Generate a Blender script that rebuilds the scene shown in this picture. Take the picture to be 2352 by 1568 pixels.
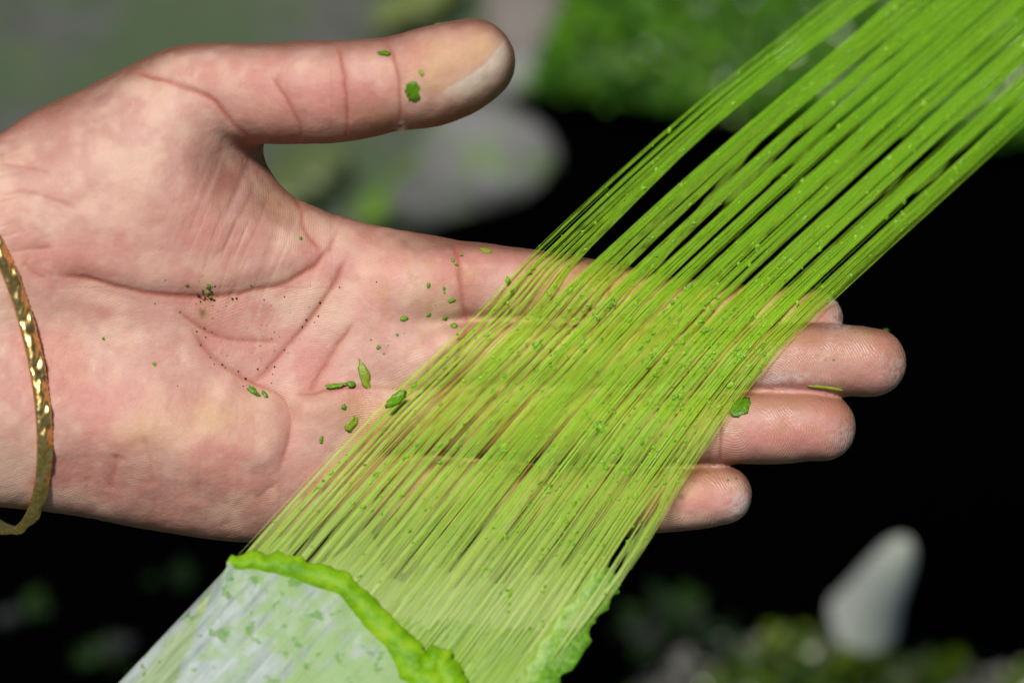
import bpy, math, random
import numpy as np
from mathutils import Vector, Matrix

for o in list(bpy.data.objects):
    bpy.data.objects.remove(o)
SC = bpy.context.scene
COL = SC.collection
rng = np.random.default_rng(7)
random.seed(7)

# ------------------------------------------------------------------ camera, sky, sun, exposure
S = 0.0000895            # metres per drawing unit (the palm is about 1050 units long)
DCAM = 5553.0            # camera distance in drawing units (85 mm lens)
PITCH = math.radians(55) # the camera looks down at the held-out hand
HAND_H = 0.36            # height of the hand above the ground
AX = Vector((1, 0, 0))
AY = Vector((0, math.sin(PITCH), math.cos(PITCH)))
AZ = Vector((0, -math.cos(PITCH), math.sin(PITCH)))
ORG = Vector((0, 0, HAND_H))
FRAME = Matrix(((AX.x, AY.x, AZ.x, ORG.x), (AX.y, AY.y, AZ.y, ORG.y), (AX.z, AY.z, AZ.z, ORG.z), (0, 0, 0, 1)))

cam_data = bpy.data.cameras.new('camera')
cam = bpy.data.objects.new('camera', cam_data)
COL.objects.link(cam)
cam_data.lens = 85
cam_data.sensor_width = 36
cam_data.clip_start = 0.02
cam_data.clip_end = 100
cam.matrix_world = FRAME @ Matrix.Translation((0, 0, DCAM * S))
cam_data.dof.use_dof = True
cam_data.dof.focus_distance = (DCAM - 75) * S
cam_data.dof.aperture_fstop = 6.3
cam_data.dof.aperture_blades = 0
SC.camera = cam

world = bpy.data.worlds.new('World')
SC.world = world
world.use_nodes = True
wn = world.node_tree.nodes
wl = world.node_tree.links
wn.clear()
sky = wn.new('ShaderNodeTexSky')
sky.sky_type = 'NISHITA'
sky.sun_disc = False
SUN_DIR = (AX * -0.14 + AY * 0.45 + AZ * 0.88).normalized()   # towards the sun: almost overhead
sky.sun_elevation = math.asin(max(-1, min(1, SUN_DIR.z)))
sky.sun_rotation = math.atan2(SUN_DIR.x, SUN_DIR.y)
sky.altitude = 1500
sky.air_density = 0.8
sky.dust_density = 0.5
bg = wn.new('ShaderNodeBackground')
bg.inputs['Strength'].default_value = 0.05
wo = wn.new('ShaderNodeOutputWorld')
wl.new(sky.outputs[0], bg.inputs[0])
wl.new(bg.outputs[0], wo.inputs[0])

sun_data = bpy.data.lights.new('sun', 'SUN')
sun_data.energy = 5.0
sun_data.angle = math.radians(9)
sun_data.color = (1.0, 0.965, 0.91)
sun = bpy.data.objects.new('sun', sun_data)
COL.objects.link(sun)
sun.rotation_euler = SUN_DIR.to_track_quat('Z', 'Y').to_euler()
sun.location = (0, 0, 3)

SC.view_settings.view_transform = 'Standard'
SC.view_settings.look = 'None'
SC.view_settings.exposure = -0.43
SC.view_settings.gamma = 1.0
SC.render.engine = 'CYCLES'
SC.cycles.use_denoising = True
SC.cycles.max_bounces = 10
SC.cycles.transparent_max_bounces = 32
SC.cycles.sample_clamp_indirect = 6.0

# ------------------------------------------------------------------ helpers
def U(px, py):
    """point of the traced drawing -> centred units, y up"""
    return np.array([px - 1176.0, 784.0 - py])

def P(px, py, z):
    """centred 3D point whose drawing position is (px, py) when it stands z above the hand plane"""
    k = 1 - z / DCAM
    return np.array([(px - 1176.0) * k, (784.0 - py) * k, z])

def app(v):
    """drawing coordinates (px, py) of 3D points"""
    k = 1 - v[:, 2] / DCAM
    return v[:, 0] / k + 1176.0, 784.0 - v[:, 1] / k

CAMPOS = FRAME @ Vector((0, 0, DCAM * S))
def ground_at(px, py, zw):
    p = FRAME @ Vector(((px - 1176) * S, (784 - py) * S, 0))
    d = p - CAMPOS
    t = (zw - CAMPOS.z) / d.z
    return CAMPOS + d * t

def srgb(r, g, b):
    def f(c):
        c /= 255.0
        return c / 12.92 if c <= 0.04045 else ((c + 0.055) / 1.055) ** 2.4
    return np.array([f(r), f(g), f(b)])

def hash3(i, j, k, seed):
    n = (i.astype(np.int64) * 374761393 + j.astype(np.int64) * 668265263 + k.astype(np.int64) * 2147483647 + seed * 974711)
    n = (n ^ (n >> 13)) * 1274126177
    n = n ^ (n >> 16)
    return (n & 0xffff).astype(np.float32) / 65535.0

def vnoise(x, y, z=None, seed=0):
    """smooth value noise in 0..1"""
    x = np.asarray(x, dtype=np.float64)
    y = np.asarray(y, dtype=np.float64)
    z = np.zeros_like(x) if z is None else np.asarray(z, dtype=np.float64)
    xi, yi, zi = np.floor(x), np.floor(y), np.floor(z)
    fx, fy, fz = x - xi, y - yi, z - zi
    fx, fy, fz = [f * f * (3 - 2 * f) for f in (fx, fy, fz)]
    r = 0
    for a in (0, 1):
        wa = fx if a else 1 - fx
        for b in (0, 1):
            wb = fy if b else 1 - fy
            for c in (0, 1):
                wc = fz if c else 1 - fz
                r = r + wa * wb * wc * hash3(xi + a, yi + b, zi + c, seed)
    return r

def fbm(x, y, z=None, seed=0, octaves=3):
    r, a, t = 0, 1.0, 0
    z = np.zeros_like(np.asarray(x, dtype=np.float64)) if z is None else z
    for o in range(octaves):
        r = r + a * vnoise(x * 2 ** o, y * 2 ** o, z * 2 ** o, seed + o * 17)
        t += a
        a *= 0.5
    return r / t

def sstep(a, b, x):
    t = np.clip((x - a) / (b - a), 0, 1)
    return t * t * (3 - 2 * t)

def catmull(pts, n):
    pts = np.asarray(pts, dtype=np.float64)
    q = np.vstack([2 * pts[0] - pts[1], pts, 2 * pts[-1] - pts[-2]])
    out = []
    for i in range(len(pts) - 1):
        p0, p1, p2, p3 = q[i:i + 4]
        for k in range(n):
            t = k / n
            out.append(0.5 * ((2 * p1) + (-p0 + p2) * t + (2 * p0 - 5 * p1 + 4 * p2 - p3) * t * t + (-p0 + 3 * p1 - 3 * p2 + p3) * t ** 3))
    out.append(pts[-1])
    return np.array(out)

def polyline_dist(px, py, line):
    """distance to a polyline, the parameter 0..1 along it, and the side (positive: right of travel in a y-down drawing)"""
    best = np.full(px.shape, 1e9)
    par = np.zeros(px.shape)
    side = np.zeros(px.shape)
    L = np.asarray(line, dtype=np.float64)
    seg = np.hypot(*(L[1:] - L[:-1]).T)
    cum = np.concatenate([[0], np.cumsum(seg)])
    for i in range(len(L) - 1):
        ax_, ay_ = L[i]
        bx_, by_ = L[i + 1]
        dx, dy = bx_ - ax_, by_ - ay_
        l2 = dx * dx + dy * dy + 1e-9
        t = np.clip(((px - ax_) * dx + (py - ay_) * dy) / l2, 0, 1)
        ex, ey = px - (ax_ + t * dx), py - (ay_ + t * dy)
        d = np.hypot(ex, ey)
        m = d < best
        best = np.where(m, d, best)
        par = np.where(m, (cum[i] + t * seg[i]) / cum[-1], par)
        side = np.where(m, np.sign(dx * ey - dy * ex), side)
    return best, par, side

def mesh_from(name, verts, faces, smooth=True):
    me = bpy.data.meshes.new(name)
    verts = np.ascontiguousarray(verts, dtype=np.float32)
    me.vertices.add(len(verts))
    me.vertices.foreach_set('co', verts.ravel())
    if isinstance(faces, np.ndarray):
        k = faces.shape[1]
        n = len(faces)
        flat = np.ascontiguousarray(faces, dtype=np.int32).ravel()
        starts = np.arange(0, n * k, k, dtype=np.int32)
    else:
        flat = np.array([i for f in faces for i in f], dtype=np.int32)
        ln = np.array([len(f) for f in faces])
        starts = np.concatenate([[0], np.cumsum(ln)[:-1]]).astype(np.int32)
        n = len(faces)
    me.loops.add(len(flat))
    me.loops.foreach_set('vertex_index', flat)
    me.polygons.add(n)
    me.polygons.foreach_set('loop_start', starts)
    me.polygons.foreach_set('use_smooth', np.full(n, bool(smooth)))
    me.update(calc_edges=True)
    me.validate()
    return me

def add_color(me, rgb, name='Col'):
    a = me.color_attributes.new(name, 'FLOAT_COLOR', 'POINT')
    c = np.ones((len(me.vertices), 4), dtype=np.float32)
    c[:, :3] = rgb
    a.data.foreach_set('color', c.ravel())

def add_float(me, val, name):
    a = me.attributes.new(name, 'FLOAT', 'POINT')
    a.data.foreach_set('value', np.ascontiguousarray(val, dtype=np.float32))

def link(name, me, mat=None, parent=None, matrix=None):
    o = bpy.data.objects.new(name, me)
    COL.objects.link(o)
    if mat is not None and me is not None and not me.materials:
        me.materials.append(mat)
    if parent is not None:
        o.parent = parent
    if matrix is not None:
        o.matrix_world = matrix
    return o

def tag(o, label, cat, group=None):
    o['label'] = label
    o['category'] = cat
    if group:
        o['group'] = group
    return o

class Mat:
    """small wrapper for building node materials"""
    def __init__(self, name):
        self.m = bpy.data.materials.new(name)
        self.m.use_nodes = True
        self.t = self.m.node_tree
        self.t.nodes.clear()
        self.out = self.t.nodes.new('ShaderNodeOutputMaterial')
    def n(self, kind, **kw):
        nd = self.t.nodes.new('ShaderNode' + kind)
        for k, v in kw.items():
            setattr(nd, k, v)
        return nd
    def l(self, a, b):
        self.t.links.new(a, b)
    def attr(self, name, kind='Color'):
        a = self.n('Attribute', attribute_name=name)
        return a.outputs[kind]
    def noise(self, scale, detail=3, rough=0.5, vec=None, dist=0):
        nd = self.n('TexNoise')
        nd.inputs['Scale'].default_value = scale
        nd.inputs['Detail'].default_value = detail
        nd.inputs['Roughness'].default_value = rough
        nd.inputs['Distortion'].default_value = dist
        if vec is not None:
            self.l(vec, nd.inputs['Vector'])
        return nd.outputs['Fac']
    def obj(self):
        return self.n('TexCoord').outputs['Object']
    def ramp(self, fac, stops):
        r = self.n('ValToRGB')
        e = r.color_ramp.elements
        while len(e) < len(stops):
            e.new(0.5)
        for i, (p, c) in enumerate(stops):
            e[i].position = p
            c = tuple(np.atleast_1d(c))
            e[i].color = (c[0], c[0], c[0], 1) if len(c) == 1 else (c[0], c[1], c[2], 1)
        self.l(fac, r.inputs[0])
        return r.outputs['Color']
    def mix(self, fac, a, b, mode='MIX'):
        m = self.n('Mix', data_type='RGBA', blend_type=mode)
        for i, v in ((0, fac), (6, a), (7, b)):
            if isinstance(v, bpy.types.NodeSocket):
                self.l(v, m.inputs[i])
            elif i == 0:
                m.inputs[0].default_value = v
            else:
                m.inputs[i].default_value = (v[0], v[1], v[2], 1)
        return m.outputs[2]
    def math(self, op, a, b=None, clamp=False):
        m = self.n('Math', operation=op, use_clamp=clamp)
        for i, v in ((0, a), (1, b)):
            if v is None:
                continue
            if isinstance(v, bpy.types.NodeSocket):
                self.l(v, m.inputs[i])
            else:
                m.inputs[i].default_value = v
        return m.outputs[0]
    def bump(self, height, strength, dist, normal=None):
        b = self.n('Bump')
        b.inputs['Strength'].default_value = strength
        b.inputs['Distance'].default_value = dist
        self.l(height, b.inputs['Height'])
        if normal is not None:
            self.l(normal, b.inputs['Normal'])
        return b.outputs['Normal']
    def bsdf(self, color, rough=0.5, normal=None, spec=0.5, metal=0.0, **kw):
        p = self.n('BsdfPrincipled')
        for key, v in (('Base Color', color), ('Roughness', rough), ('Specular IOR Level', spec), ('Metallic', metal)):
            if isinstance(v, bpy.types.NodeSocket):
                self.l(v, p.inputs[key])
            elif key == 'Base Color':
                p.inputs[key].default_value = (v[0], v[1], v[2], 1)
            else:
                p.inputs[key].default_value = v
        if normal is not None:
            self.l(normal, p.inputs['Normal'])
        for k, v in kw.items():
            p.inputs[k.replace('_', ' ')].default_value = v
        return p
    def finish(self, shader):
        self.l(shader, self.out.inputs['Surface'])
        return self.m

# ------------------------------------------------------------------ the hand: one continuous surface
def smin(a, b, k):
    h = np.clip(0.5 + 0.5 * (b - a) / k, 0, 1)
    return b + (a - b) * h - k * h * (1 - h)

VOX = 6.5
GX = np.arange(-1960, 960, VOX, dtype=np.float32)     # centred units
GY = np.arange(-520, 780, VOX, dtype=np.float32)
GZ = np.arange(-290, 375, VOX, dtype=np.float32)

def capsule_chain(pts, n=6):
    """pts: (px, py, z, r) as drawn; returns a field on its own block and the block's slices"""
    c = []
    for (px, py, z, r) in pts:
        p = P(px, py, z)
        c.append([p[0], p[1], p[2], r * (1 - z / DCAM)])
    c = catmull(c, n)
    pad = 70
    rm = c[:, 3].max() + pad
    sl = []
    for g, ax_ in ((GX, 0), (GY, 1), (GZ, 2)):
        i0 = max(0, int(np.searchsorted(g, c[:, ax_].min() - rm)) - 1)
        i1 = min(len(g), int(np.searchsorted(g, c[:, ax_].max() + rm)) + 1)
        sl.append(slice(i0, i1))
    x = GX[sl[0]][:, None, None]
    y = GY[sl[1]][None, :, None]
    z = GZ[sl[2]][None, None, :]
    f = np.full((x.shape[0], y.shape[1], z.shape[2]), 1e4, dtype=np.float32)
    for i in range(len(c) - 1):
        a, b = c[i], c[i + 1]
        d = (b - a)[:3].astype(np.float32)
        l2 = float((d * d).sum()) + 1e-6
        t = np.clip(((x - a[0]) * d[0] + (y - a[1]) * d[1] + (z - a[2]) * d[2]) / l2, 0, 1)
        dist = np.sqrt((x - a[0] - t * d[0]) ** 2 + (y - a[1] - t * d[1]) ** 2 + (z - a[2] - t * d[2]) ** 2)
        np.minimum(f, dist - (a[3] + t * (b[3] - a[3])), out=f)
    return f, tuple(sl)

FINGERS = {
    'index': [(930, 655, 18, 100), (1080, 652, 8, 97), (1160, 655, 4, 91), (1270, 668, -8, 88), (1360, 684, -20, 87), (1420, 694, -28, 84),
              (1530, 716, -40, 82), (1640, 726, -52, 79), (1710, 730, -58, 76), (1790, 733, -64, 76), (1840, 735, -68, 74), (1867, 735, -70, 70)],
    'middle': [(960, 830, 22, 95), (1090, 815, 16, 90), (1180, 814, 12, 88), (1300, 818, 6, 88), (1400, 820, 0, 84), (1460, 820, -3, 83),
               (1570, 824, -4, 85), (1690, 824, -6, 79), (1760, 824, -4, 80), (1880, 826, 2, 83), (1960, 828, 4, 81), (2003, 832, 4, 78)],
    'ring': [(880, 960, 20, 96), (1010, 956, 16, 92), (1110, 960, 12, 92), (1240, 966, 8, 93), (1350, 972, 2, 88), (1420, 976, 0, 87),
             (1520, 980, 0, 90), (1620, 981, 0, 87), (1690, 980, 2, 84), (1780, 978, 6, 86), (1850, 977, 8, 82), (1889, 981, 8, 77)],
    'little': [(740, 1105, 6, 100), (880, 1120, 0, 96), (1000, 1130, -4, 94), (1120, 1142, -8, 92), (1230, 1150, -10, 87), (1290, 1152, -10, 85),
               (1390, 1152, -10, 85), (1480, 1149, -8, 79), (1540, 1145, -6, 77), (1600, 1140, -4, 76), (1640, 1138, -2, 71), (1662, 1138, -2, 67)],
    'thumb': [(130, 470, 20, 150), (300, 350, 46, 150), (430, 250, 70, 140), (500, 222, 90, 122), (600, 216, 116, 115), (700, 214, 140, 118),
              (800, 208, 160, 116), (890, 194, 176, 109), (930, 188, 184, 110), (1000, 174, 196, 113), (1050, 158, 204, 108), (1086, 142, 208, 98)],
}

PALM = [(-900, 520), (-500, 480), (-250, 425), (-100, 368), (0, 322), (100, 255), (240, 190), (330, 150), (440, 125), (540, 150), (600, 250),
        (606, 345), (620, 385), (660, 432), (705, 458), (770, 482), (850, 500), (940, 514), (1000, 529), (1045, 546), (1085, 575), (1100, 650),
        (1085, 741), (1075, 810), (1050, 885), (1010, 950), (968, 990), (950, 1080), (940, 1150), (880, 1222), (750, 1242),
        (590, 1248), (450, 1232), (300, 1207), (150, 1178), (0, 1156), (-250, 1128), (-500, 1110), (-900, 1100)]

# raised lips beside the skin folds (line, height, reach, on which side)
FOLDS = [
    ([(520, 850), (560, 868), (600, 885), (640, 905), (662, 935), (668, 975), (655, 1040), (630, 1100)], 19, 150, 1),   # heel pad over the hollow
    ([(672, 905), (720, 898), (780, 888), (850, 886), (905, 892), (960, 905)], 32, 110, 1),                                # pad below the little finger
    ([(130, 632), (210, 645), (300, 668), (400, 683), (500, 682), (590, 668), (660, 648), (720, 612), (757, 566), (775, 530)], 17, 260, -1),  # ball of the thumb
    ([(640, 395), (670, 432), (688, 470), (694, 520), (686, 560)], 22, 90, 1),
    ([(1047, 548), (1056, 600), (1062, 660), (1070, 720), (1082, 760)], 16, 90, 1),
]

def palm_field():
    ix = int(np.searchsorted(GX, 60))
    x2 = GX[:ix].astype(np.float64)
    X, Y = np.meshgrid(x2, GY.astype(np.float64), indexing='ij')
    poly = catmull(PALM, 3)
    poly = np.stack([poly[:, 0] - 1176, 784 - poly[:, 1]], axis=1)
    d = np.full(X.shape, 1e9)
    inside = np.zeros(X.shape, dtype=bool)
    n = len(poly)
    for i in range(n):
        a, b = poly[i], poly[(i + 1) % n]
        e = b - a
        t = np.clip(((X - a[0]) * e[0] + (Y - a[1]) * e[1]) / (e @ e + 1e-9), 0, 1)
        d = np.minimum(d, np.hypot(X - a[0] - t * e[0], Y - a[1] - t * e[1]))
        c = ((a[1] > Y) != (b[1] > Y)) & (X < (b[0] - a[0]) * (Y - a[1]) / (b[1] - a[1] + 1e-12) + a[0])
        inside ^= c
    d2 = np.where(inside, -d, d)
    px, py = X + 1176, 784 - Y
    h = 150 - 55 * sstep(300, 1000, px) + 25 * sstep(300, -100, px)
    zc = 5 + 80 * sstep(300, -250, px)
    def g(cx, cy, sx, sy, ang=0):
        c, s = math.cos(math.radians(ang)), math.sin(math.radians(ang))
        u = (px - cx) * c + (py - cy) * s
        v = -(px - cx) * s + (py - cy) * c
        return np.exp(-0.5 * ((u / sx) ** 2 + (v / sy) ** 2))
    m = 78 * g(340, 440, 230, 165, -35)
    m += 52 * g(300, 1010, 240, 120, 8)
    m += 20 * g(520, 1060, 100, 90)
    m -= 34 * g(640, 790, 170, 110, -40)
    m += 20 * g(950, 640, 75, 75)
    m += 10 * g(905, 800, 60, 50)
    m += 14 * g(800, 975, 90, 60, 10)
    m -= 20 * g(80, 760, 200, 60, 0)
    m -= 12 * g(560, 330, 60, 60)
    for line, hgt, reach, sd in FOLDS:
        q, par, side = polyline_dist(px, py, catmull(line, 4))
        ends = sstep(0, 0.12, par) * sstep(1, 0.85, par)
        s = q * side * sd
        m += hgt * ends * sstep(-22, 52, s) * np.exp(-np.maximum(s, 0) / (reach * 0.5))
    R = 225.0
    m = m * np.where(py > 900, sstep(-10, -270, d2), sstep(10, -170, d2))
    Z = GZ[None, None, :].astype(np.float32)
    zz = Z - zc[:, :, None].astype(np.float32)
    up = np.clip(zz / 100.0, 0, 1)
    zz = zz - m[:, :, None].astype(np.float32) * up
    a = (d2 + R)[:, :, None].astype(np.float32)
    b = np.abs(zz) - (h - R * 0.66)[:, :, None].astype(np.float32)
    rz = 0.66
    bb = b / rz
    f = np.sqrt(np.maximum(a, 0) ** 2 + np.maximum(bb, 0) ** 2) + np.minimum(np.maximum(a, bb), 0) - R
    full = np.full((len(GX), len(GY), len(GZ)), 400, dtype=np.float32)
    full[:ix] = f
    return full

def blur1(f, axis):
    g = f.copy()
    a = np.moveaxis(f, axis, 0)
    b = np.moveaxis(g, axis, 0)
    b[1:-1] = 0.25 * a[:-2] + 0.5 * a[1:-1] + 0.25 * a[2:]
    return g

FIELD = palm_field()
fing = np.full(FIELD.shape, 400, dtype=np.float32)
for nm in ('index', 'middle', 'ring', 'little'):
    f, sl = capsule_chain(FINGERS[nm])
    fing[sl] = smin(fing[sl], f, 9.0)
FIELD = smin(FIELD, fing, 34.0)
f, sl = capsule_chain(FINGERS['thumb'])
FIELD[sl] = smin(FIELD[sl], f, 60.0)
del fing, f
for a_ in (0, 1, 2):
    FIELD = blur1(FIELD, a_)

def surface_nets(f):
    s = f < 0
    nx, ny, nz = f.shape
    c8 = [(i, j, k) for i in (0, 1) for j in (0, 1) for k in (0, 1)]
    cnt = np.zeros((nx - 1, ny - 1, nz - 1), dtype=np.uint8)
    for i, j, k in c8:
        cnt += s[i:nx - 1 + i, j:ny - 1 + j, k:nz - 1 + k]
    act = np.argwhere((cnt > 0) & (cnt < 8))
    idx = np.full(cnt.shape, -1, dtype=np.int32)
    idx[act[:, 0], act[:, 1], act[:, 2]] = np.arange(len(act))
    acc = np.zeros((len(act), 3), dtype=np.float64)
    num = np.zeros(len(act))
    for a in c8:
        for ax_ in range(3):
            if a[ax_]:
                continue
            b = list(a)
            b[ax_] = 1
            fa = f[act[:, 0] + a[0], act[:, 1] + a[1], act[:, 2] + a[2]]
            fb = f[act[:, 0] + b[0], act[:, 1] + b[1], act[:, 2] + b[2]]
            cr = (fa < 0) != (fb < 0)
            t = np.where(cr, fa / np.where(cr, fa - fb, 1), 0)
            p = np.array(a, dtype=np.float64)[None, :].repeat(len(act), 0)
            p[:, ax_] = t
            acc += p * cr[:, None]
            num += cr
    v = act + acc / num[:, None]
    faces = []
    for ax_ in range(3):
        o1, o2 = (ax_ + 1) % 3, (ax_ + 2) % 3
        lo = [slice(None)] * 3
        hi = [slice(None)] * 3
        lo[ax_] = slice(0, -1)
        hi[ax_] = slice(1, None)
        ch = np.argwhere(s[tuple(lo)] != s[tuple(hi)])
        ok = (ch[:, o1] > 0) & (ch[:, o2] > 0) & (ch[:, o1] < f.shape[o1] - 1) & (ch[:, o2] < f.shape[o2] - 1)
        ch = ch[ok]
        q = []
        for d1, d2 in ((-1, -1), (0, -1), (0, 0), (-1, 0)):
            e = ch.copy()
            e[:, o1] += d1
            e[:, o2] += d2
            q.append(idx[e[:, 0], e[:, 1], e[:, 2]])
        q = np.stack(q, axis=1)
        flip = ~s[ch[:, 0], ch[:, 1], ch[:, 2]]
        q[flip] = q[flip][:, ::-1]
        faces.append(q)
    return v, np.vstack(faces)

def clip_field():
    # close the forearm with a flat cut well outside the picture
    cut = (GX[0] + 3 * VOX) - GX
    return np.maximum(FIELD, cut[:, None, None].astype(np.float32))

v, faces = surface_nets(clip_field())
v = np.stack([GX[0] + v[:, 0] * VOX, GY[0] + v[:, 1] * VOX, GZ[0] + v[:, 2] * VOX], axis=1)

# front height of the hand, used to lay things on it
def front_heights():
    neg = FIELD[:, :, ::-1] < 0
    has = neg.any(axis=2)
    k = neg.argmax(axis=2)
    kk = len(GZ) - 1 - k
    I, J = np.meshgrid(np.arange(len(GX)), np.arange(len(GY)), indexing='ij')
    k1 = np.minimum(kk + 1, len(GZ) - 1)
    fa, fb = FIELD[I, J, kk], FIELD[I, J, k1]
    t = np.where(fb > fa, -fa / np.where(fb > fa, fb - fa, 1), 0)
    z = GZ[kk] + t * VOX
    return np.where(has, z, -400.0)
HZ = front_heights()
def hand_z(x, y):
    """front height at centred positions (bilinear)"""
    gx = np.clip((np.asarray(x) - GX[0]) / VOX, 0, len(GX) - 1.001)
    gy = np.clip((np.asarray(y) - GY[0]) / VOX, 0, len(GY) - 1.001)
    i, j = gx.astype(int), gy.astype(int)
    fx, fy = gx - i, gy - j
    return (HZ[i, j] * (1 - fx) * (1 - fy) + HZ[i + 1, j] * fx * (1 - fy) + HZ[i, j + 1] * (1 - fx) * fy + HZ[i + 1, j + 1] * fx * fy)
def hand_z_app(px, py):
    x, y = np.asarray(px, float) - 1176, 784 - np.asarray(py, float)
    z = np.full(x.shape, 60.0)
    for _ in range(3):
        k = 1 - np.clip(z, -50, 300) / DCAM
        z = hand_z(x * k, y * k)
    return z
del FIELD

tmp_me = mesh_from('hand_tmp', v, faces)
tmp = bpy.data.objects.new('hand_tmp', tmp_me)
COL.objects.link(tmp)
md = tmp.modifiers.new('s', 'SUBSURF')
md.levels = 1
md.render_levels = 1
dg = bpy.context.evaluated_depsgraph_get()
hand_me = bpy.data.meshes.new_from_object(tmp.evaluated_get(dg))
bpy.data.objects.remove(tmp)
bpy.data.meshes.remove(tmp_me)
hand_me.name = 'skin'
nv = len(hand_me.vertices)
co = np.empty(nv * 3, dtype=np.float32)
hand_me.vertices.foreach_get('co', co)
co = co.reshape(-1, 3).astype(np.float64)
nr = np.empty(nv * 3, dtype=np.float32)
hand_me.vertex_normals.foreach_get('vector', nr)
nr = nr.reshape(-1, 3).astype(np.float64)
px, py = app(co)
front = sstep(-0.05, 0.35, nr[:, 2])

# skin creases: (line, depth, half width, redness)
CREASES = [
    ([(100, 625), (130, 632), (210, 645), (300, 668), (400, 683), (500, 682), (590, 668), (660, 648), (720, 612), (757, 566), (775, 530), (790, 505)], 13, 9, 1.0),
    ([(803, 582), (785, 615), (760, 660), (730, 708), (690, 760), (640, 820), (605, 858), (575, 880)], 12, 9, 1.0),
    ([(815, 740), (790, 770), (765, 805), (740, 850), (718, 885), (708, 905)], 9, 8, 0.8),
    ([(400, 705), (440, 738), (490, 768), (540, 780), (600, 784), (650, 786)], 7, 8, 0.7),
    ([(430, 735), (460, 785), (500, 830), (540, 855), (585, 876), (630, 896), (660, 925), (668, 970), (655, 1040), (630, 1100)], 10, 9, 0.7),
    ([(668, 905), (720, 900), (780, 889), (850, 887), (905, 893), (955, 905)], 8, 8, 0.6),
    ([(290, 162), (370, 180), (440, 205), (490, 232), (520, 268), (560, 310), (602, 345)], 11, 10, 0.9),
    ([(619, 172), (652, 220), (677, 264), (692, 304), (688, 340)], 6, 8, 0.7),
    ([(776, 95), (782, 130), (790, 180), (796, 240), (797, 300), (792, 330)], 6, 7, 0.9),
    ([(872, 80), (888, 100), (902, 130), (913, 175), (917, 230), (922, 300)], 9, 8, 0.8),
    ([(640, 395), (670, 432), (690, 470), (697, 515), (712, 545), (742, 575)], 7, 9, 0.8),
    ([(1044, 545), (1054, 600), (1060, 660), (1068, 720), (1084, 760)], 11, 9, 0.8),
    ([(1076, 742), (1060, 790), (1050, 840), (1056, 890)], 8, 10, 0.9),
    ([(1056, 890), (1030, 930), (990, 965), (962, 985)], 8, 10, 0.9),
    ([(962, 985), (930, 1030), (905, 1090), (890, 1150)], 8, 10, 0.9),
    ([(15, 577), (70, 572), (125, 570)], 4, 6, 0.5), ([(50, 600), (80, 628), (110, 640)], 4, 6, 0.4),
    ([(0, 445), (60, 440), (130, 462), (180, 480)], 4, 8, 0.4), ([(0, 375), (70, 385), (120, 398)], 4, 8, 0.4),
    ([(270, 1040), (262, 1080), (255, 1130)], 5, 9, 0.5), ([(330, 1000), (345, 1060), (350, 1120)], 4, 10, 0.3),
    ([(640, 1105), (615, 1125), (585, 1150)], 5, 8, 0.4),
    ([(480, 600), (520, 560), (560, 480), (590, 420)], 2.5, 6, 0.2), ([(540, 620), (580, 540), (610, 470), (625, 420)], 2.5, 6, 0.2),
    ([(500, 690), (512, 640), (540, 560)], 2.0, 5, 0.1),
    # finger joints
    ([(1395, 600), (1402, 690), (1392, 770)], 6, 9, 0.8), ([(1420, 742), (1428, 820), (1418, 900)], 6, 9, 0.8),
    ([(1395, 885), (1404, 975), (1392, 1060)], 6, 9, 0.8), ([(1275, 1065), (1284, 1150), (1272, 1235)], 6, 9, 0.8),
    ([(1690, 650), (1696, 725), (1690, 800)], 5, 8, 0.7), ([(1722, 745), (1728, 825), (1722, 905)], 5, 8, 0.7),
    ([(1652, 892), (1660, 980), (1652, 1070)], 5, 8, 0.7), ([(1512, 1060), (1518, 1145), (1512, 1230)], 5, 8, 0.7),
]
dz = np.zeros(nv)
red = np.zeros(nv)
near = (px > -60) & (px < 2120)
wob = 3.5 * (vnoise(px / 22, py / 22, seed=3) - 0.5)
for line, dep, wid, rd in CREASES:
    L = catmull(line, 5)
    lo, hi = L.min(0) - 60, L.max(0) + 60
    sel = np.where((px > lo[0]) & (px < hi[0]) & (py > lo[1]) & (py < hi[1]))[0]
    q, par, _ = polyline_dist(px[sel] + wob[sel], py[sel] + wob[sel], L)
    ends = sstep(-0.02, 0.15, par) * sstep(1.02, 0.85, par)
    ends *= 0.75 + 0.45 * vnoise(par * 7, par * 0 + wid, seed=5)
    w = np.exp(-(q / (wid * 0.75)) ** 2)
    shoulder = np.exp(-(q / (wid * 2.6)) ** 2)
    dz[sel] -= dep * ends * (0.30 * w + 0.34 * shoulder)
    red[sel] = np.maximum(red[sel], rd * ends * (0.85 * np.exp(-(q / (wid * 0.55)) ** 2) + 0.25 * np.exp(-(q / (wid * 2.2)) ** 2)))

# folds of skin at the web of each fine wrinkle: slow relief and the stretched lines across the ball of the thumb
low = fbm(px / 90, py / 90, co[:, 2] / 90, seed=21, octaves=3) - 0.5
mid = fbm(px / 26, py / 26, co[:, 2] / 26, seed=33, octaves=2) - 0.5
ca, sa = math.cos(math.radians(-68)), math.sin(math.radians(-68))
al = px * ca + py * sa
ac = -px * sa + py * ca
wr_mask = np.exp(-(((px - 560) / 150) ** 2 + ((py - 560) / 170) ** 2))
wr = vnoise(ac / 9, al / 150, seed=41)
wr = sstep(0.62, 0.95, wr)
wr2 = vnoise(ac / 13 + 40, al / 200, seed=43)
dz += low * 7 + mid * 2.2 * (0.5 + 0.5 * front)
dz -= 1.5 * wr * wr_mask
wristm = sstep(160, -40, px) * sstep(900, 400, py)
dz -= 3.0 * sstep(0.55, 0.9, vnoise((py + 0.25 * px) / 13, px / 130, seed=47)) * wristm
hypo = np.exp(-(((px - 400) / 260) ** 2 + ((py - 1130) / 70) ** 2))
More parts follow.
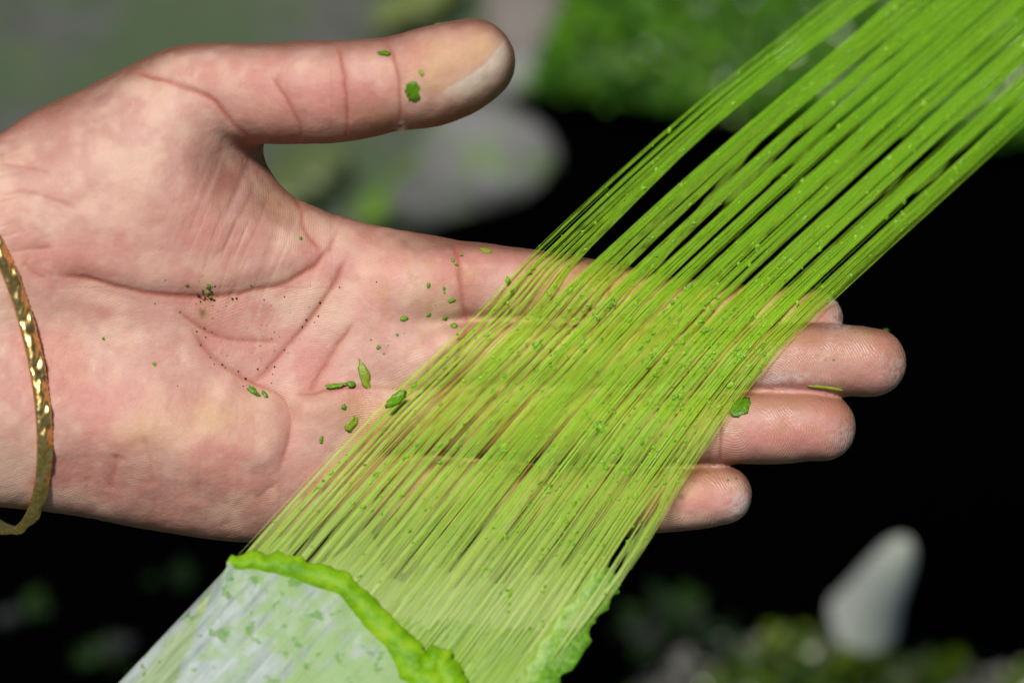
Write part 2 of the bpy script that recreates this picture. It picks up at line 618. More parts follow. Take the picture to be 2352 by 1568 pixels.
dz -= 2.2 * sstep(0.5, 0.9, vnoise(px / 17, py / 110, seed=49)) * hypo
# dried, flaked skin on the finger ends
tips = {'middle': (2055, 845), 'ring': (1940, 1000), 'little': (1700, 1165), 'index': (1930, 720)}
flake = np.zeros(nv)
for nm, (tx, ty) in tips.items():
    flake = np.maximum(flake, np.exp(-(((px - tx) / 32) ** 2 + ((py - ty) / 42) ** 2)))
rough_n = fbm(px / 7, py / 7, co[:, 2] / 7, seed=61, octaves=2) - 0.5
dz += flake * rough_n * 2.6
co2 = co + nr * dz[:, None]

# colours of the skin, with some edge shade and sheen painted in
def lerp(a, b, t):
    return a + (b - a) * t[:, None]
n1 = fbm(px / 120, py / 120, co[:, 2] / 120, seed=71, octaves=4)
n2 = fbm(px / 60, py / 60, co[:, 2] / 60, seed=81, octaves=3)
n3 = fbm(px / 18, py / 18, co[:, 2] / 18, seed=91, octaves=3)
base = np.tile(srgb(212, 164, 150), (nv, 1))
base = lerp(base, srgb(226, 188, 166), sstep(0.42, 0.68, n2))
base = lerp(base, srgb(206, 132, 120), sstep(0.40, 0.70, n1) * 0.62)
n4 = fbm(px / 40, py / 40, co[:, 2] / 40, seed=77, octaves=3)
base = lerp(base, srgb(196, 118, 106), sstep(0.52, 0.78, n4) * 0.22)
base = lerp(base, srgb(225, 190, 165), sstep(0.55, 0.8, n3) * 0.35)
def blob(cx, cy, sx, sy):
    return np.exp(-(((px - cx) / sx) ** 2 + ((py - cy) / sy) ** 2))
pink = 0.6 * blob(1950, 860, 110, 40) + 0.85 * blob(1800, 1010, 130, 45) + 0.75 * blob(1610, 1150, 80, 35) + 0.6 * blob(740, 250, 70, 90)
pink += 0.5 * blob(870, 250, 50, 70) + 0.55 * blob(260, 930, 130, 60) + 0.55 * blob(560, 1110, 120, 50) + 0.4 * blob(420, 560, 200, 120) + 0.35 * blob(900, 600, 90, 60)
base = lerp(base, srgb(210, 130, 122), np.clip(pink, 0, 1) * 0.8)
yel = 0.45 * blob(500, 960, 130, 60) + 0.4 * blob(330, 1000, 60, 40) + 0.6 * blob(1090, 110, 60, 40) + 0.5 * blob(470, 690, 14, 60) + 0.45 * blob(800, 940, 90, 40) + 0.5 * blob(1000, 150, 70, 60) + 0.5 * blob(870, 280, 45, 40) + 0.35 * blob(640, 470, 60, 60)
yel += 0.45 * blob(1820, 770, 90, 25) + 0.4 * blob(1720, 920, 70, 25) + 0.5 * blob(1560, 1110, 70, 40) + 0.35 * blob(1000, 700, 60, 60)
base = lerp(base, srgb(200, 162, 98), np.clip(yel * 1.1, 0, 1) * (0.35 + 0.9 * n2))
stain = sstep(0.60, 0.74, fbm(px / 34, py / 34, co[:, 2] / 34, seed=101, octaves=3)) * (sstep(650, 1000, px) * 0.8 + 0.15)
base = lerp(base, srgb(178, 152, 70), np.clip(stain, 0, 1) * 0.28)
# the pale worn wedge on the thumb's end
wq, wpar, wside = polyline_dist(px, py, catmull([(985, 235), (1030, 200), (1080, 172), (1120, 140), (1150, 100), (1168, 70)], 4))
edge_ = wq * wside
wedge = sstep(-2, 5, edge_) * sstep(960, 1010, px) * np.exp(-np.maximum(edge_, 0) / (20 + 70 * sstep(1020, 1170, px))) * (py < 330) * sstep(0.0, 0.3, wpar)
base = lerp(base, srgb(238, 224, 202), np.clip(wedge * (0.75 + 0.4 * n3), 0, 1))
# dorsal tan on the sides, widened to paint shade along the rounded edges
tan_edge_shade = sstep(0.98, 0.32, nr[:, 2] + 0.22 * (n2 - 0.5))
base = lerp(base, srgb(112, 68, 46), tan_edge_shade * 0.95)
base = lerp(base, srgb(172, 92, 72), np.clip(red * 1.1, 0, 1) * 0.82)
base = lerp(base, srgb(228, 190, 176), np.clip(wr2 - 0.55, 0, 1) * 2.2 * np.maximum(wr_mask, np.exp(-(((px - 610) / 60) ** 2 + ((py - 640) / 150) ** 2))) * 0.8)
base = lerp(base, srgb(206, 196, 192), np.clip(flake * sstep(0.4, 0.62, n3 * 0.5 + rough_n + 0.35), 0, 1) * 0.75)
dry_sheen = 0.6 * blob(1835, 893 - 25, 60, 10) + 0.4 * blob(1760, 872, 50, 14) + 0.35 * blob(950, 512, 60, 10) + 0.7 * blob(922, 292, 9, 14)  # dry pale skin, with highlights along the finger edges painted in
base = lerp(base, srgb(232, 214, 208), np.clip(dry_sheen * 1.2, 0, 1) * sstep(0.3, 0.6, n3))
tanf = sstep(40, -35, py - np.interp(px, [1500, 1700, 1720, 2082], [1160, 1160, 1000, 850])) * 0
for (tx_, ty_, a_, b_) in ((1900, 790, 170, 34), (1820, 930, 150, 30), (1640, 1095, 90, 24), (2050, 820, 30, 60), (1940, 960, 30, 60), (1905, 700, 60, 30)):
    base = lerp(base, srgb(168, 112, 82), blob(tx_, ty_, a_, b_) * 0.55)
base = lerp(base, srgb(216, 204, 196), blob(1918, 690, 22, 8) * 0.8)
# ground-in dark specks
sp = vnoise(px / 4.2, py / 4.2, seed=111)
spm = np.exp(-(((px - 560) / 170) ** 2 + ((py - 760) / 120) ** 2)) + 0.25 * np.exp(-(((px - 470) / 20) ** 2 + ((py - 700) / 60) ** 2)) * 3
base = lerp(base, srgb(70, 56, 48), sstep(0.93, 0.97, sp + 0.02 * np.clip(spm, 0, 1.4) - 0.012) * np.clip(spm, 0, 1) * 0.8)
base = lerp(base, srgb(110, 82, 50), blob(465, 712, 9, 18) * sstep(0.4, 0.7, n3) * 0.9)

# friction ridges: one running coordinate, in ridge periods
ph = (0.30 * px + 0.95 * py) + 70 * fbm(px / 260, py / 260, seed=121, octaves=2)
th = np.hypot(px - 160, (py - 480) * 1.1) + 25 * fbm(px / 160, py / 160, seed=123, octaves=2)
ph = np.where((px < 760) & (py < 660), th, ph)
for nm, (cx, cy, x0) in {'middle': (1775, 862, 1725), 'ring': (1700, 1000, 1655), 'little': (1540, 1168, 1515), 'index': (1780, 745, 1693), 'thumb': (985, 205, 918)}.items():
    if nm == 'thumb':
        s_ = (px > x0) & (py < 400)
    else:
        yy = {'middle': (752, 893), 'ring': (893, 1064), 'little': (1064, 1300), 'index': (600, 752)}[nm]
        s_ = (px > x0) & (py > yy[0]) & (py <= yy[1])
    a_ = px - cx
    b_ = (py - cy) - 0.08 * a_
    loop = np.sqrt((a_ * np.where(a_ > 0, 0.80, 0.35)) ** 2 + (b_ * 1.0) ** 2) + 34 * fbm(px / 75, py / 75, seed=131, octaves=2)
    ph = np.where(s_, loop, ph)
tipm = np.maximum.reduce([sstep(1680, 1760, px) * (py > 700), sstep(1640, 1690, px) * (py > 893), sstep(1500, 1540, px) * (py > 1060), sstep(1480, 1700, px), np.exp(-(((px - 800) / 150) ** 2 + ((py - 940) / 60) ** 2))])
ridge_amt = front * (0.25 + 0.75 * sstep(0.35, 0.6, n2)) * (0.58 + 0.80 * tipm)

hand_me.vertices.foreach_set('co', (co2 * S).astype(np.float32).ravel())
hand_me.update()
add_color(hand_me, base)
add_float(hand_me, ph / 5.2, 'ridge')
add_float(hand_me, ridge_amt, 'ridge_amount')
add_float(hand_me, np.clip(tipm * sstep(0.35, 0.6, n2) + 0.8 * np.clip(wedge, 0, 1), 0, 1), 'wet')
for p_ in hand_me.polygons[:1]:
    pass
hand_me.polygons.foreach_set('use_smooth', np.ones(len(hand_me.polygons), dtype=bool))

def skin_material():
    M = Mat('skin')
    tc = M.obj()
    c = M.attr('Col')
    n = M.noise(420, 4, 0.6, tc)
    c = M.mix(M.math('MULTIPLY', n, 0.16), c, srgb(196, 128, 112), 'MIX')
    fine = M.noise(2600, 3, 0.6, tc)
    c = M.mix(M.math('MULTIPLY', M.math('SUBTRACT', fine, 0.5), 0.5, True), c, srgb(236, 205, 190))
    ph = M.attr('ridge', 'Fac')
    amt = M.attr('ridge_amount', 'Fac')
    w = M.math('SINE', M.math('MULTIPLY', M.math('ADD', ph, M.math('MULTIPLY', M.noise(900, 2, 0.5, tc), 0.9)), 6.28318))
    w = M.math('MULTIPLY', w, amt)
    # the grooves between ridges hold a little more colour
    c = M.mix(M.math('MULTIPLY', M.math('MULTIPLY', w, -0.13), 1.0, True), c, srgb(150, 84, 68))
    h = M.math('ADD', M.math('MULTIPLY', w, 0.35), M.math('MULTIPLY', M.noise(3200, 3, 0.6, tc), 0.8))
    nrm = M.bump(h, 0.55, 0.00010)
    nrm = M.bump(M.noise(1100, 4, 0.65, tc), 0.6, 0.00022, nrm)
    rough = M.math('ADD', M.math('MULTIPLY', M.noise(240, 3, 0.6, tc), 0.28), 0.36)
    rough = M.math('SUBTRACT', rough, M.math('MULTIPLY', M.attr('wet', 'Fac'), 0.14))
    p = M.bsdf(c, rough, nrm, M.math('ADD', M.math('MULTIPLY', M.attr('wet', 'Fac'), 0.20), 0.30))
    p.inputs['Subsurface Weight'].default_value = 0.22
    p.inputs['Subsurface Radius'].default_value = (1.0, 0.32, 0.16)
    p.inputs['Subsurface Scale'].default_value = 0.0022
    return M.finish(p.outputs[0])

hand_root = link('person', None, matrix=FRAME.copy())
tag(hand_root, 'open left hand held out palm up, green fibres drawn across its fingers', 'hand')
hand_me.materials.clear()
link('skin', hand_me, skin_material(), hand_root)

# ------------------------------------------------------------------ gold bangle on the wrist
def make_bangle():
    nT, nC = 620, 9
    A = np.array([78.0, -388.0, 0.0])         # towards the lower end (y up)
    zb = 255.0
    hz = float(hand_z_app(np.array([80.0]), np.array([850.0]))[0])
    C = np.array([-52.0 - 1176, 784 - 828.0, hz + 16 - zb])
    B = np.array([134.0, 0.0, zb])
    th = np.linspace(0, 2 * math.pi, nT, endpoint=False)
    cen = C + np.cos(th)[:, None] * A + np.sin(th)[:, None] * B
    # keep the band just off the skin where it crosses the wrist
    ap = np.stack([cen[:, 0] + 1176, 784 - cen[:, 1]], axis=1)
    hzv = hand_z_app(ap[:, 0], ap[:, 1])
    push = np.where((np.sin(th) > 0.05) & (hzv > -200), np.maximum(hzv + 12 - cen[:, 2], 0), 0)
    for _ in range(40):
        push = np.maximum(push, 0.5 * push + 0.25 * np.roll(push, 1) + 0.25 * np.roll(push, -1))
    for _ in range(60):
        push = 0.5 * push + 0.25 * np.roll(push, 1) + 0.25 * np.roll(push, -1)
    cen[:, 2] += push
    cen[:, :2] *= (1 - cen[:, 2] / DCAM)[:, None]
    tan = np.roll(cen, -1, 0) - np.roll(cen, 1, 0)
    ln = np.linalg.norm(tan, axis=1)
    s = np.cumsum(ln) / 2
    tan /= ln[:, None]
    rad = cen - cen.mean(0)
    rad -= (rad * tan).sum(1)[:, None] * tan
    rad /= np.linalg.norm(rad, axis=1)[:, None]
    nor = np.cross(tan, rad)
    verts, ring = [], []
    W, T = 37.0, 10.0
    vs = np.linspace(-1, 1, nC)
    prof_out, prof_in = [], []
    for c in vs:
        a = s / 52.0
        leaf = np.abs(np.sin(a * math.pi / 2 + 1.1 * c))
        vein = np.abs(np.sin(a * math.pi * 1.5 - 2.0 * c))
        scal = np.abs(np.cos(a * math.pi / 2 - 1.6 * c + 0.6))
        jit = vnoise(s / 17.0, s * 0 + c * 2.5, seed=201)
        hgt = 7.0 * leaf * scal + 2.6 * vein + 5.0 * jit - 2.0
        edge = 1 - abs(c) ** 6
        wid = 0.5 * W * c * (1 + (0.05 * np.sign(np.sin(s * 2 * math.pi / 13)) if abs(c) > 0.95 else 0))
        prof_out.append(cen + rad * (T * 0.5 + hgt * edge - 2.5 * c * c)[:, None] + nor * wid[:, None] if hasattr(wid, '__len__') else cen + rad * (T * 0.5 + hgt * edge - 2.5 * c * c)[:, None] + nor * wid)
    for c in vs[::-1]:
        prof_in.append(cen - rad * (T * 0.5 - 1.0 * c * c) + nor * (0.5 * W * c * 0.97))
    allp = np.stack(prof_out + prof_in, axis=1)           # nT, 2nC, 3
    k = allp.shape[1]
    V = allp.reshape(-1, 3) * S
    I = np.arange(nT)[:, None] * k
    I2 = ((np.arange(nT) + 1) % nT)[:, None] * k
    J = np.arange(k)[None, :]
    J2 = (np.arange(k) + 1)[None, :] % k
    F = np.stack([I + J, I + J2, I2 + J2, I2 + J], axis=2).reshape(-1, 4)
    me = mesh_from('bangle', V, F)
    M = Mat('gold')
    tc = M.obj()
    c = M.ramp(M.noise(900, 3, 0.6, tc), [(0.3, srgb(208, 164, 84)), (0.7, srgb(250, 222, 150))])
    n = M.bump(M.noise(1500, 3, 0.6, tc), 0.35, 0.0002)
    p = M.bsdf(c, M.math('ADD', M.math('MULTIPLY', M.noise(700, 2, 0.5, tc), 0.24), 0.26), n, 0.5, 1.0)
    o = link('bangle', me, M.finish(p.outputs[0]), None, FRAME.copy())
    tag(o, 'thin gold bangle with embossed leaf pattern worn on the wrist', 'bangle')
make_bangle()

# ------------------------------------------------------------------ the leaf drawn out into fibres
ROWS_L = [(215, 1660), (590, 1240), (850, 960), (1080, 740), (1240, 572), (1557, 280), (1872, 25), (2150, -200)]
ROWS_R = [(1195, 1660), (1428, 1312), (1590, 1060), (1745, 850), (1905, 685), (2248, 368), (2540, 100), (2830, -165)]
NT = 24
LL = catmull(ROWS_L, NT)
RR = catmull(ROWS_R, NT)
def row(t, arr):
    q = np.clip(np.asarray(t, float) * NT, 0, len(arr) - 1.001)
    i = q.astype(int)
    f = (q - i)[..., None]
    return arr[i] * (1 - f) + arr[i + 1] * f
GAPS = [(0.165, 0.050, 3.5, 6.3), (0.165, 0.016, 4.5, 8.0), (0.265, 0.010, 3.3, 6.0), (0.32, 0.018, 3.3, 6.6), (0.40, 0.020, 3.4, 6.0), (0.47, 0.016, 3.3, 6.2),
        (0.545, 0.012, 3.3, 5.8), (0.62, 0.010, 3.6, 7.0), (0.70, 0.014, 3.4, 6.4), (0.83, 0.018, 3.4, 7.2), (0.92, 0.014, 3.0, 7.0),
        (0.125, 0.012, 1.2, 5.0), (0.55, 0.008, 0.8, 2.8), (0.62, 0.006, 0.7, 2.4), (0.40, 0.006, 1.0, 3.0), (0.975, 0.010, 0.6, 1.8), (0.965, 0.008, 0.6, 1.8)]
def warp(u, t):
    r = np.array(u, float) + 0 * np.asarray(t, float)
    u = r.copy()
    for g, w, a, b in GAPS:
        m = 0.5 * (a + b)
        h = 0.5 * (b - a)
        op = w * np.clip(1 - ((t - m) / h) ** 2, 0, 1)
        d = u - g
        r = r + np.sign(d) * op * np.exp(-np.abs(d) / 0.05)
    return r
Z_START, Z_END = 420.0, -620.0
TS = np.linspace(-0.25, 7, 88)
def taut(u_of_t):
    """path of a strand pulled tight over the hand: drawing x, y and height z at TS"""
    w = u_of_t
    l, r = row(np.maximum(TS, 0), LL), row(np.maximum(TS, 0), RR)
    ext = np.minimum(TS, 0)[:, None]
    l = l + ext * (LL[NT] - LL[0]) * 1.0
    r = r + ext * (RR[NT] - RR[0]) * 1.0
    xy = l + (r - l) * w[:, None]
    hz = hand_z_app(xy[:, 0], xy[:, 1]) + 7
    s = np.concatenate([[0], np.cumsum(np.hypot(*(xy[1:] - xy[:-1]).T))])
    z = hz.copy()
    z[0], z[-1] = Z_START, Z_END
    hull = [0]
    for i in range(1, len(s)):
        if i < len(s) - 1 and hz[i] < -150:
            continue
        while len(hull) >= 2:
            a, b = hull[-2], hull[-1]
            if (z[b] - z[a]) * (s[i] - s[a]) <= (z[i] - z[a]) * (s[b] - s[a]):
                hull.pop()
            else:
                break
        hull.append(i)
    zz = np.interp(s, s[hull], z[hull])
    # wet fibres cling to the skin between the points they are pulled tight over
    w_ = np.where((hz > -150) & (TS > 0.9) & (TS < 4.6), 1.0, 0.0)
    for _ in range(5):
        w_[1:-1] = 0.25 * w_[:-2] + 0.5 * w_[1:-1] + 0.25 * w_[2:]
    low_ = np.maximum(hz, zz - 90)
    zz = zz + (low_ - zz) * 0.62 * w_
    for _ in range(3):
        zz[1:-1] = 0.25 * zz[:-2] + 0.5 * zz[1:-1] + 0.25 * zz[2:]
    zz = np.maximum(zz, np.where(hz > -150, hz - 1, -1e4))
    return xy, zz
def to3(xy, z):
    k = 1 - z / DCAM
    return np.stack([(xy[..., 0] - 1176) * k, (784 - xy[..., 1]) * k, z], axis=-1)

NU = 41
SHEET_U = np.linspace(-0.02, 1.04, NU)
SHEET_XY, SHEET_Z = [], []
for u_ in SHEET_U:
    xy_, z_ = taut(np.full(len(TS), u_))
    SHEET_XY.append(xy_)
    SHEET_Z.append(z_)
SHEET_XY, SHEET_Z = np.array(SHEET_XY), np.array(SHEET_Z)
for _ in range(4):          # the fibres cling to each other: one even sheet
    SHEET_Z[1:-1] = 0.25 * SHEET_Z[:-2] + 0.5 * SHEET_Z[1:-1] + 0.25 * SHEET_Z[2:]
SHEET_Z += 5
def sheet(u, t):
    """drawing position and height on the drawn-out sheet"""
    qu = np.clip((np.asarray(u, float) - SHEET_U[0]) / (SHEET_U[1] - SHEET_U[0]), 0, NU - 1.001)
    qt = np.clip((np.asarray(t, float) - TS[0]) / (TS[1] - TS[0]), 0, len(TS) - 1.001)
    i, j = qu.astype(int), qt.astype(int)
    a, b = qu - i, qt - j
    w = [(1 - a) * (1 - b), a * (1 - b), (1 - a) * b, a * b]
    ij = [(i, j), (i + 1, j), (i, j + 1), (i + 1, j + 1)]
    z = sum(w_ * SHEET_Z[p] for w_, p in zip(w, ij))
    xy = sum(w_[..., None] * SHEET_XY[p] for w_, p in zip(w, ij))
    return xy, z
def sheet_inv(px_, py_):
    d = (SHEET_XY[:, :, 0] - px_) ** 2 + (SHEET_XY[:, :, 1] - py_) ** 2
    i, j = np.unravel_index(d.argmin(), d.shape)
    return SHEET_U[i], TS[j], SHEET_Z[i, j]

def sheet_z_app(px_, py_):
    d = (SHEET_XY[:, :, 0] - px_) ** 2 + (SHEET_XY[:, :, 1] - py_) ** 2
    w = np.exp(-(d - d.min()) / (2 * 34.0 ** 2))
    return float((w * SHEET_Z).sum() / w.sum())

def fibre_material(name, trans, holes=False):
    M = Mat(name)
    c = M.attr('Col')
    su, st = M.attr('su', 'Fac'), M.attr('st', 'Fac')
    cv = M.n('CombineXYZ')
    M.l(su, cv.inputs[0])
    M.l(st, cv.inputs[1])
    vec = cv.outputs[0]
    mp = M.n('Mapping')
    mp.inputs['Scale'].default_value = (0.45, 0.9, 1)
    M.l(vec, mp.inputs[0])
    streak = M.noise(1.0, 3, 0.6, mp.outputs[0])
    mp2 = M.n('Mapping')
    mp2.inputs['Scale'].default_value = (0.07, 9.0, 1)
    M.l(vec, mp2.inputs[0])
    patch = M.noise(1.0, 4, 0.6, mp2.outputs[0])
    c = M.mix(M.ramp(streak, [(0.35, 0.0), (0.75, 0.34)]), c, srgb(206, 222, 120))
    c = M.mix(M.ramp(patch, [(0.57, 0.0), (0.67, 0.6)]), c, srgb(160, 208, 26))
    n = M.bump(patch, 0.25, 0.00008)
    p = M.bsdf(c, 0.42, n, 0.45)
    tr = M.n('BsdfTranslucent')
    M.l(c, tr.inputs['Color'])
    m1 = M.n('MixShader')
    m1.inputs[0].default_value = 0.16
    M.l(p.outputs[0], m1.inputs[1])
    M.l(tr.outputs[0], m1.inputs[2])
    tp = M.n('BsdfTransparent')
    tp.inputs['Color'].default_value = (0.94, 0.99, 0.76, 1)
    m2 = M.n('MixShader')
    if holes:
        mp3 = M.n('Mapping')
        mp3.inputs['Scale'].default_value = (0.11, 1.3, 1)
        M.l(vec, mp3.inputs[0])
        hn = M.noise(1.0, 3, 0.55, mp3.outputs[0])
        a = M.math('ADD', hn, M.attr('open', 'Fac'))
        a = M.math('MULTIPLY', M.math('SUBTRACT', a, 0.5), 9.0, True)
        fac = M.math('MAXIMUM', a, M.math('ADD', M.math('MULTIPLY', M.math('SUBTRACT', 0.5, patch), 0.8), trans))
        M.l(fac, m2.inputs[0])
    else:
        fac = M.math('ADD', M.math('MULTIPLY', M.math('SUBTRACT', 0.50, patch), 1.0), trans, True)
        fac = M.math('MULTIPLY', fac, M.attr('thin', 'Fac'))
        fac = M.math('ADD', fac, M.math('MULTIPLY', M.math('SUBTRACT', streak, 0.5), 0.5), True)
        M.l(fac, m2.inputs[0])
    M.l(m1.outputs[0], m2.inputs[1])
    M.l(tp.outputs[0], m2.inputs[2])
    return M.finish(m2.outputs[0])

MAT_STRAND = fibre_material('fibre', 0.71)
MAT_FILM = fibre_material('leaf_film', 0.58, True)

leaf_root = link('fibre_leaf', None, matrix=FRAME.copy())
tag(leaf_root, 'long leaf scraped and drawn out into a sheet of lime green fibres', 'leaf')

def strand_color(u, t, tone):
    lo = srgb(190, 212, 112)     # pale where the wax and pulp still cling near the leaf
    mi = srgb(186, 228, 60)
    hi = srgb(130, 190, 4)
    a = sstep(0.6, 2.4, t)[:, None]
    b = sstep(3.4, 5.2, t)[:, None]
    c = lo + (mi - lo) * a
    c = c + (hi - c) * b
    return c * tone

def make_strand(u0, w_px, t0, t1, layer, tone, seg=30, wander=0.006, twist=0.35, name='fibre_strand'):
    r = random.random() * 100
    wv = wander * (vnoise(TS * 0.3 + r, TS * 0 + r, seed=301) - 0.5) * 2
    xy, z = sheet(warp(np.full(len(TS), u0), TS) + wv, TS)
    t = np.linspace(t0, t1, seg)
    xy = np.stack([np.interp(t, TS, xy[:, 0]), np.interp(t, TS, xy[:, 1])], axis=1)
    z = np.interp(t, TS, z) + layer - (2.0 + 0.6 * layer) * sstep(1.4, 0.5, t)
    c = to3(xy, z)
    tan = np.gradient(c, axis=0)
    tan /= np.linalg.norm(tan, axis=1)[:, None]
    across = np.tile(np.array([0.70, -0.70, 0.0]), (seg, 1))
    across -= (across * tan).sum(1)[:, None] * tan
    across /= np.linalg.norm(across, axis=1)[:, None]
    up = np.cross(across, tan)
    up *= np.sign(up[:, 2])[:, None]
    tw = twist * 2 * (vnoise(t * 0.8 + r, t * 0 + 5, seed=303) - 0.5)
    a2 = across * np.cos(tw)[:, None] + up * np.sin(tw)[:, None]
    u2 = up * np.cos(tw)[:, None] - across * np.sin(tw)[:, None]
    w = w_px * (0.8 + 0.45 * vnoise(t * 2.3 + r, t * 0 + 9, seed=305))
    w *= sstep(t0 - 0.02, t0 + 0.15, t) * 0.75 + 0.25
    th = np.minimum(w * 0.03, 0.5) + 0.3
    ring = np.stack([c - a2 * (w * 0.5)[:, None], c + u2 * th[:, None], c + a2 * (w * 0.5)[:, None], c - u2 * (th * 0.5)[:, None]], axis=1)
    V = ring.reshape(-1, 3)
    I = np.arange(seg - 1)[:, None] * 4
    J = np.arange(4)[None, :]
    J2 = (np.arange(4)[None, :] + 1) % 4
    F = np.stack([I + J, I + 4 + J, I + 4 + J2, I + J2], axis=2).reshape(-1, 4)
    col = np.repeat(strand_color(u0, t, tone), 4, axis=0)
    su = (u0 * 600 + np.tile(np.array([-0.5, 0, 0.5, 0]), seg) * np.repeat(w, 4))
    st = np.repeat(t, 4) + u0 * 13.7
    thin = np.repeat(0.30 + 0.70 * sstep(0.8, 1.9, t) - 0.30 * sstep(4.2, 5.0, t), 4)
    return V, F, col, su, st, thin, xy, z, w

def strand_mesh(name, parts):
    off, Vs, Fs, Cs, Us, Ts_, Th_ = 0, [], [], [], [], [], []
    for V, F, col, su, st, thin in parts:
        Th_.append(thin)
        Vs.append(V)
        Fs.append(F + off)
        Cs.append(col)
        Us.append(su)
        Ts_.append(st)
        off += len(V)
    me = mesh_from(name, np.vstack(Vs) * S, np.vstack(Fs), smooth=False)
    add_color(me, np.vstack(Cs))
    add_float(me, np.concatenate(Us), 'su')
    add_float(me, np.concatenate(Ts_), 'st')
    add_float(me, np.concatenate(Th_), 'thin')
    return me

STRANDS = []
def tone():
    v = random.uniform(0.92, 1.06)
    return np.array([v * random.uniform(0.95, 1.05), v, v * random.uniform(0.8, 1.25)])
def add_strand(*a, **k):
    r = make_strand(*a, **k)
    me = strand_mesh('fibre_strand', [r[:6]])
    link('fibre_strand', me, MAT_STRAND, leaf_root)
    STRANDS.append((r[6], r[7], r[8]))
# a few separate strands along the thumb side
for u_, w_ in ((0.004, 6), (0.030, 8), (0.044, 5), (0.068, 7), (0.092, 6), (0.112, 8)):
    add_strand(u_, w_, random.uniform(0.7, 0.95), 7.0, random.uniform(0, 3), tone(), twist=0.06)
# one layer side by side, broad on the thumb side and finer towards the finger ends
u_ = 0.140
while u_ < 1.0:
    fine = float(sstep(0.52, 0.86, np.array(u_)))
    w_ = random.uniform(0.020, 0.044) * (1 - fine) + random.uniform(0.006, 0.013) * fine
    add_strand(u_ + w_ / 2, w_ * 440, random.uniform(0.35, 0.95), 7.0, random.uniform(0, 1.2), tone(), wander=0.003, twist=0.02)
    u_ += w_ + (random.uniform(0.0006, 0.003) if random.random() < 0.45 else random.uniform(0.007, 0.016) * (1 - 0.4 * fine))
# strands lying over and under that layer
for k_ in range(14):
    u_ = random.uniform(0.15, 1.0)
    add_strand(u_, random.uniform(2.5, 7.0), random.uniform(0.3, 1.3), 7.0, random.choice((-1, 1.5, 2)), tone(), wander=0.010, twist=0.06)
for k_ in range(46):
    u_ = random.uniform(0.62, 1.0)
    add_strand(u_, random.uniform(1.8, 4.2), random.uniform(0.3, 0.9), random.choice((7.0, 4.6, 7.0)), random.uniform(0.5, 3), tone(), wander=0.010, twist=0.06)
# hair-thin fibres, too many to count
hp = []
for k_ in range(230):
    u_ = random.uniform(0.4, 1.012) if random.random() < 0.75 else random.uniform(0.0, 0.5)
    t1_ = random.choice((7.0, 7.0, random.uniform(2.0, 5.0)))
    r_ = make_strand(u_, random.uniform(0.8, 1.5), random.uniform(0.3, 1.2), t1_, random.uniform(-1, 6), tone() * 1.15, seg=24, wander=0.016, twist=0.1)
    hp.append(r_[:6])
fo = link('fine_fibres', strand_mesh('fine_fibres', hp), MAT_STRAND, leaf_root)
fo['kind'] = 'stuff'

# thin film of pulp still joining the fibres, open in long slits
def make_film():
    nu, nt = 150, 150
    u = np.linspace(0.004, 0.985, nu)
    t = np.linspace(-0.25, 7.0, nt)
    Ug, Tg = np.meshgrid(u, t, indexing='ij')
    W = np.empty_like(Ug)
    for j in range(nt):
        W[:, j] = warp(u, np.full(nu, t[j]))
    xy, z = sheet(W, Tg)
    V = to3(xy, z - 1.8 + 1.5 * (vnoise(Ug * 40, Tg * 3, seed=311) - 0.5)).reshape(-1, 3)
    I = (np.arange(nu - 1)[:, None] * nt + np.arange(nt - 1)[None, :]).ravel()
    F = np.stack([I, I + 1, I + nt + 1, I + nt], axis=1)
    me = mesh_from('leaf_film', V * S, F)
    add_color(me, strand_color(0, Tg.ravel(), 0.97))
    add_float(me, Ug.ravel() * 600, 'su')
    add_float(me, Tg.ravel() + Ug.ravel() * 13.7, 'st')
    op = -0.02 + 0.16 * sstep(0.9, 1.6, Tg) - 0.03 * sstep(4.9, 5.8, Tg) + 0.5 * np.exp(-((Ug - 0.165) / 0.03) ** 2) * sstep(3.8, 4.4, Tg) + 0.04 * sstep(0.5, 1, Ug) * sstep(1, 1.6, Tg)
    op = op + 1.0 * sstep(0.62, 0.45, Tg)
    op = op + 0.25 * sstep(0.22, 0.1, Ug) * sstep(1.2, 1.8, Tg) + 0.05 * sstep(1.3, 1.9, Tg) * sstep(4.9, 4.4, Tg)
    add_float(me, op.ravel(), 'open')
    link('leaf_film', me, MAT_FILM, leaf_root)
make_film()

# ------------------------------------------------------------------ the leaf end below
def sheet_grid(uv_u, uv_t, lift):
    xy, z = sheet(uv_u, uv_t)
    return to3(xy, z + lift)
def grid_faces(a, b):
    I = (np.arange(a - 1)[:, None] * b + np.arange(b - 1)[None, :]).ravel()
    return np.stack([I, I + 1, I + b + 1, I + b], axis=1)
def shell(name, top, thick, mat, colors=None, extra=None):
    """closed slab from a grid of points (a, b, 3)"""
    a, b = top.shape[:2]
    bot = top - np.array([0, 0, thick])
    V = np.vstack([top.reshape(-1, 3), bot.reshape(-1, 3)])
    F = grid_faces(a, b)
    n = a * b
    F2 = F[:, ::-1] + n
    rim = list(range(b)) + [i * b + b - 1 for i in range(1, a)] + [(a - 1) * b + j for j in range(b - 2, -1, -1)] + [i * b for i in range(a - 2, 0, -1)]
    rim = np.array(rim)
    nx_ = np.roll(rim, -1)
    F3 = np.stack([rim, rim + n, nx_ + n, nx_], axis=1)
    me = mesh_from(name, V * S, np.vstack([F, F2, F3]))
    if colors is not None:
        add_color(me, np.vstack([colors, colors]))
    for k, val in (extra or {}).items():
        add_float(me, np.concatenate([val, val]), k)
    return link(name, me, mat, leaf_root)

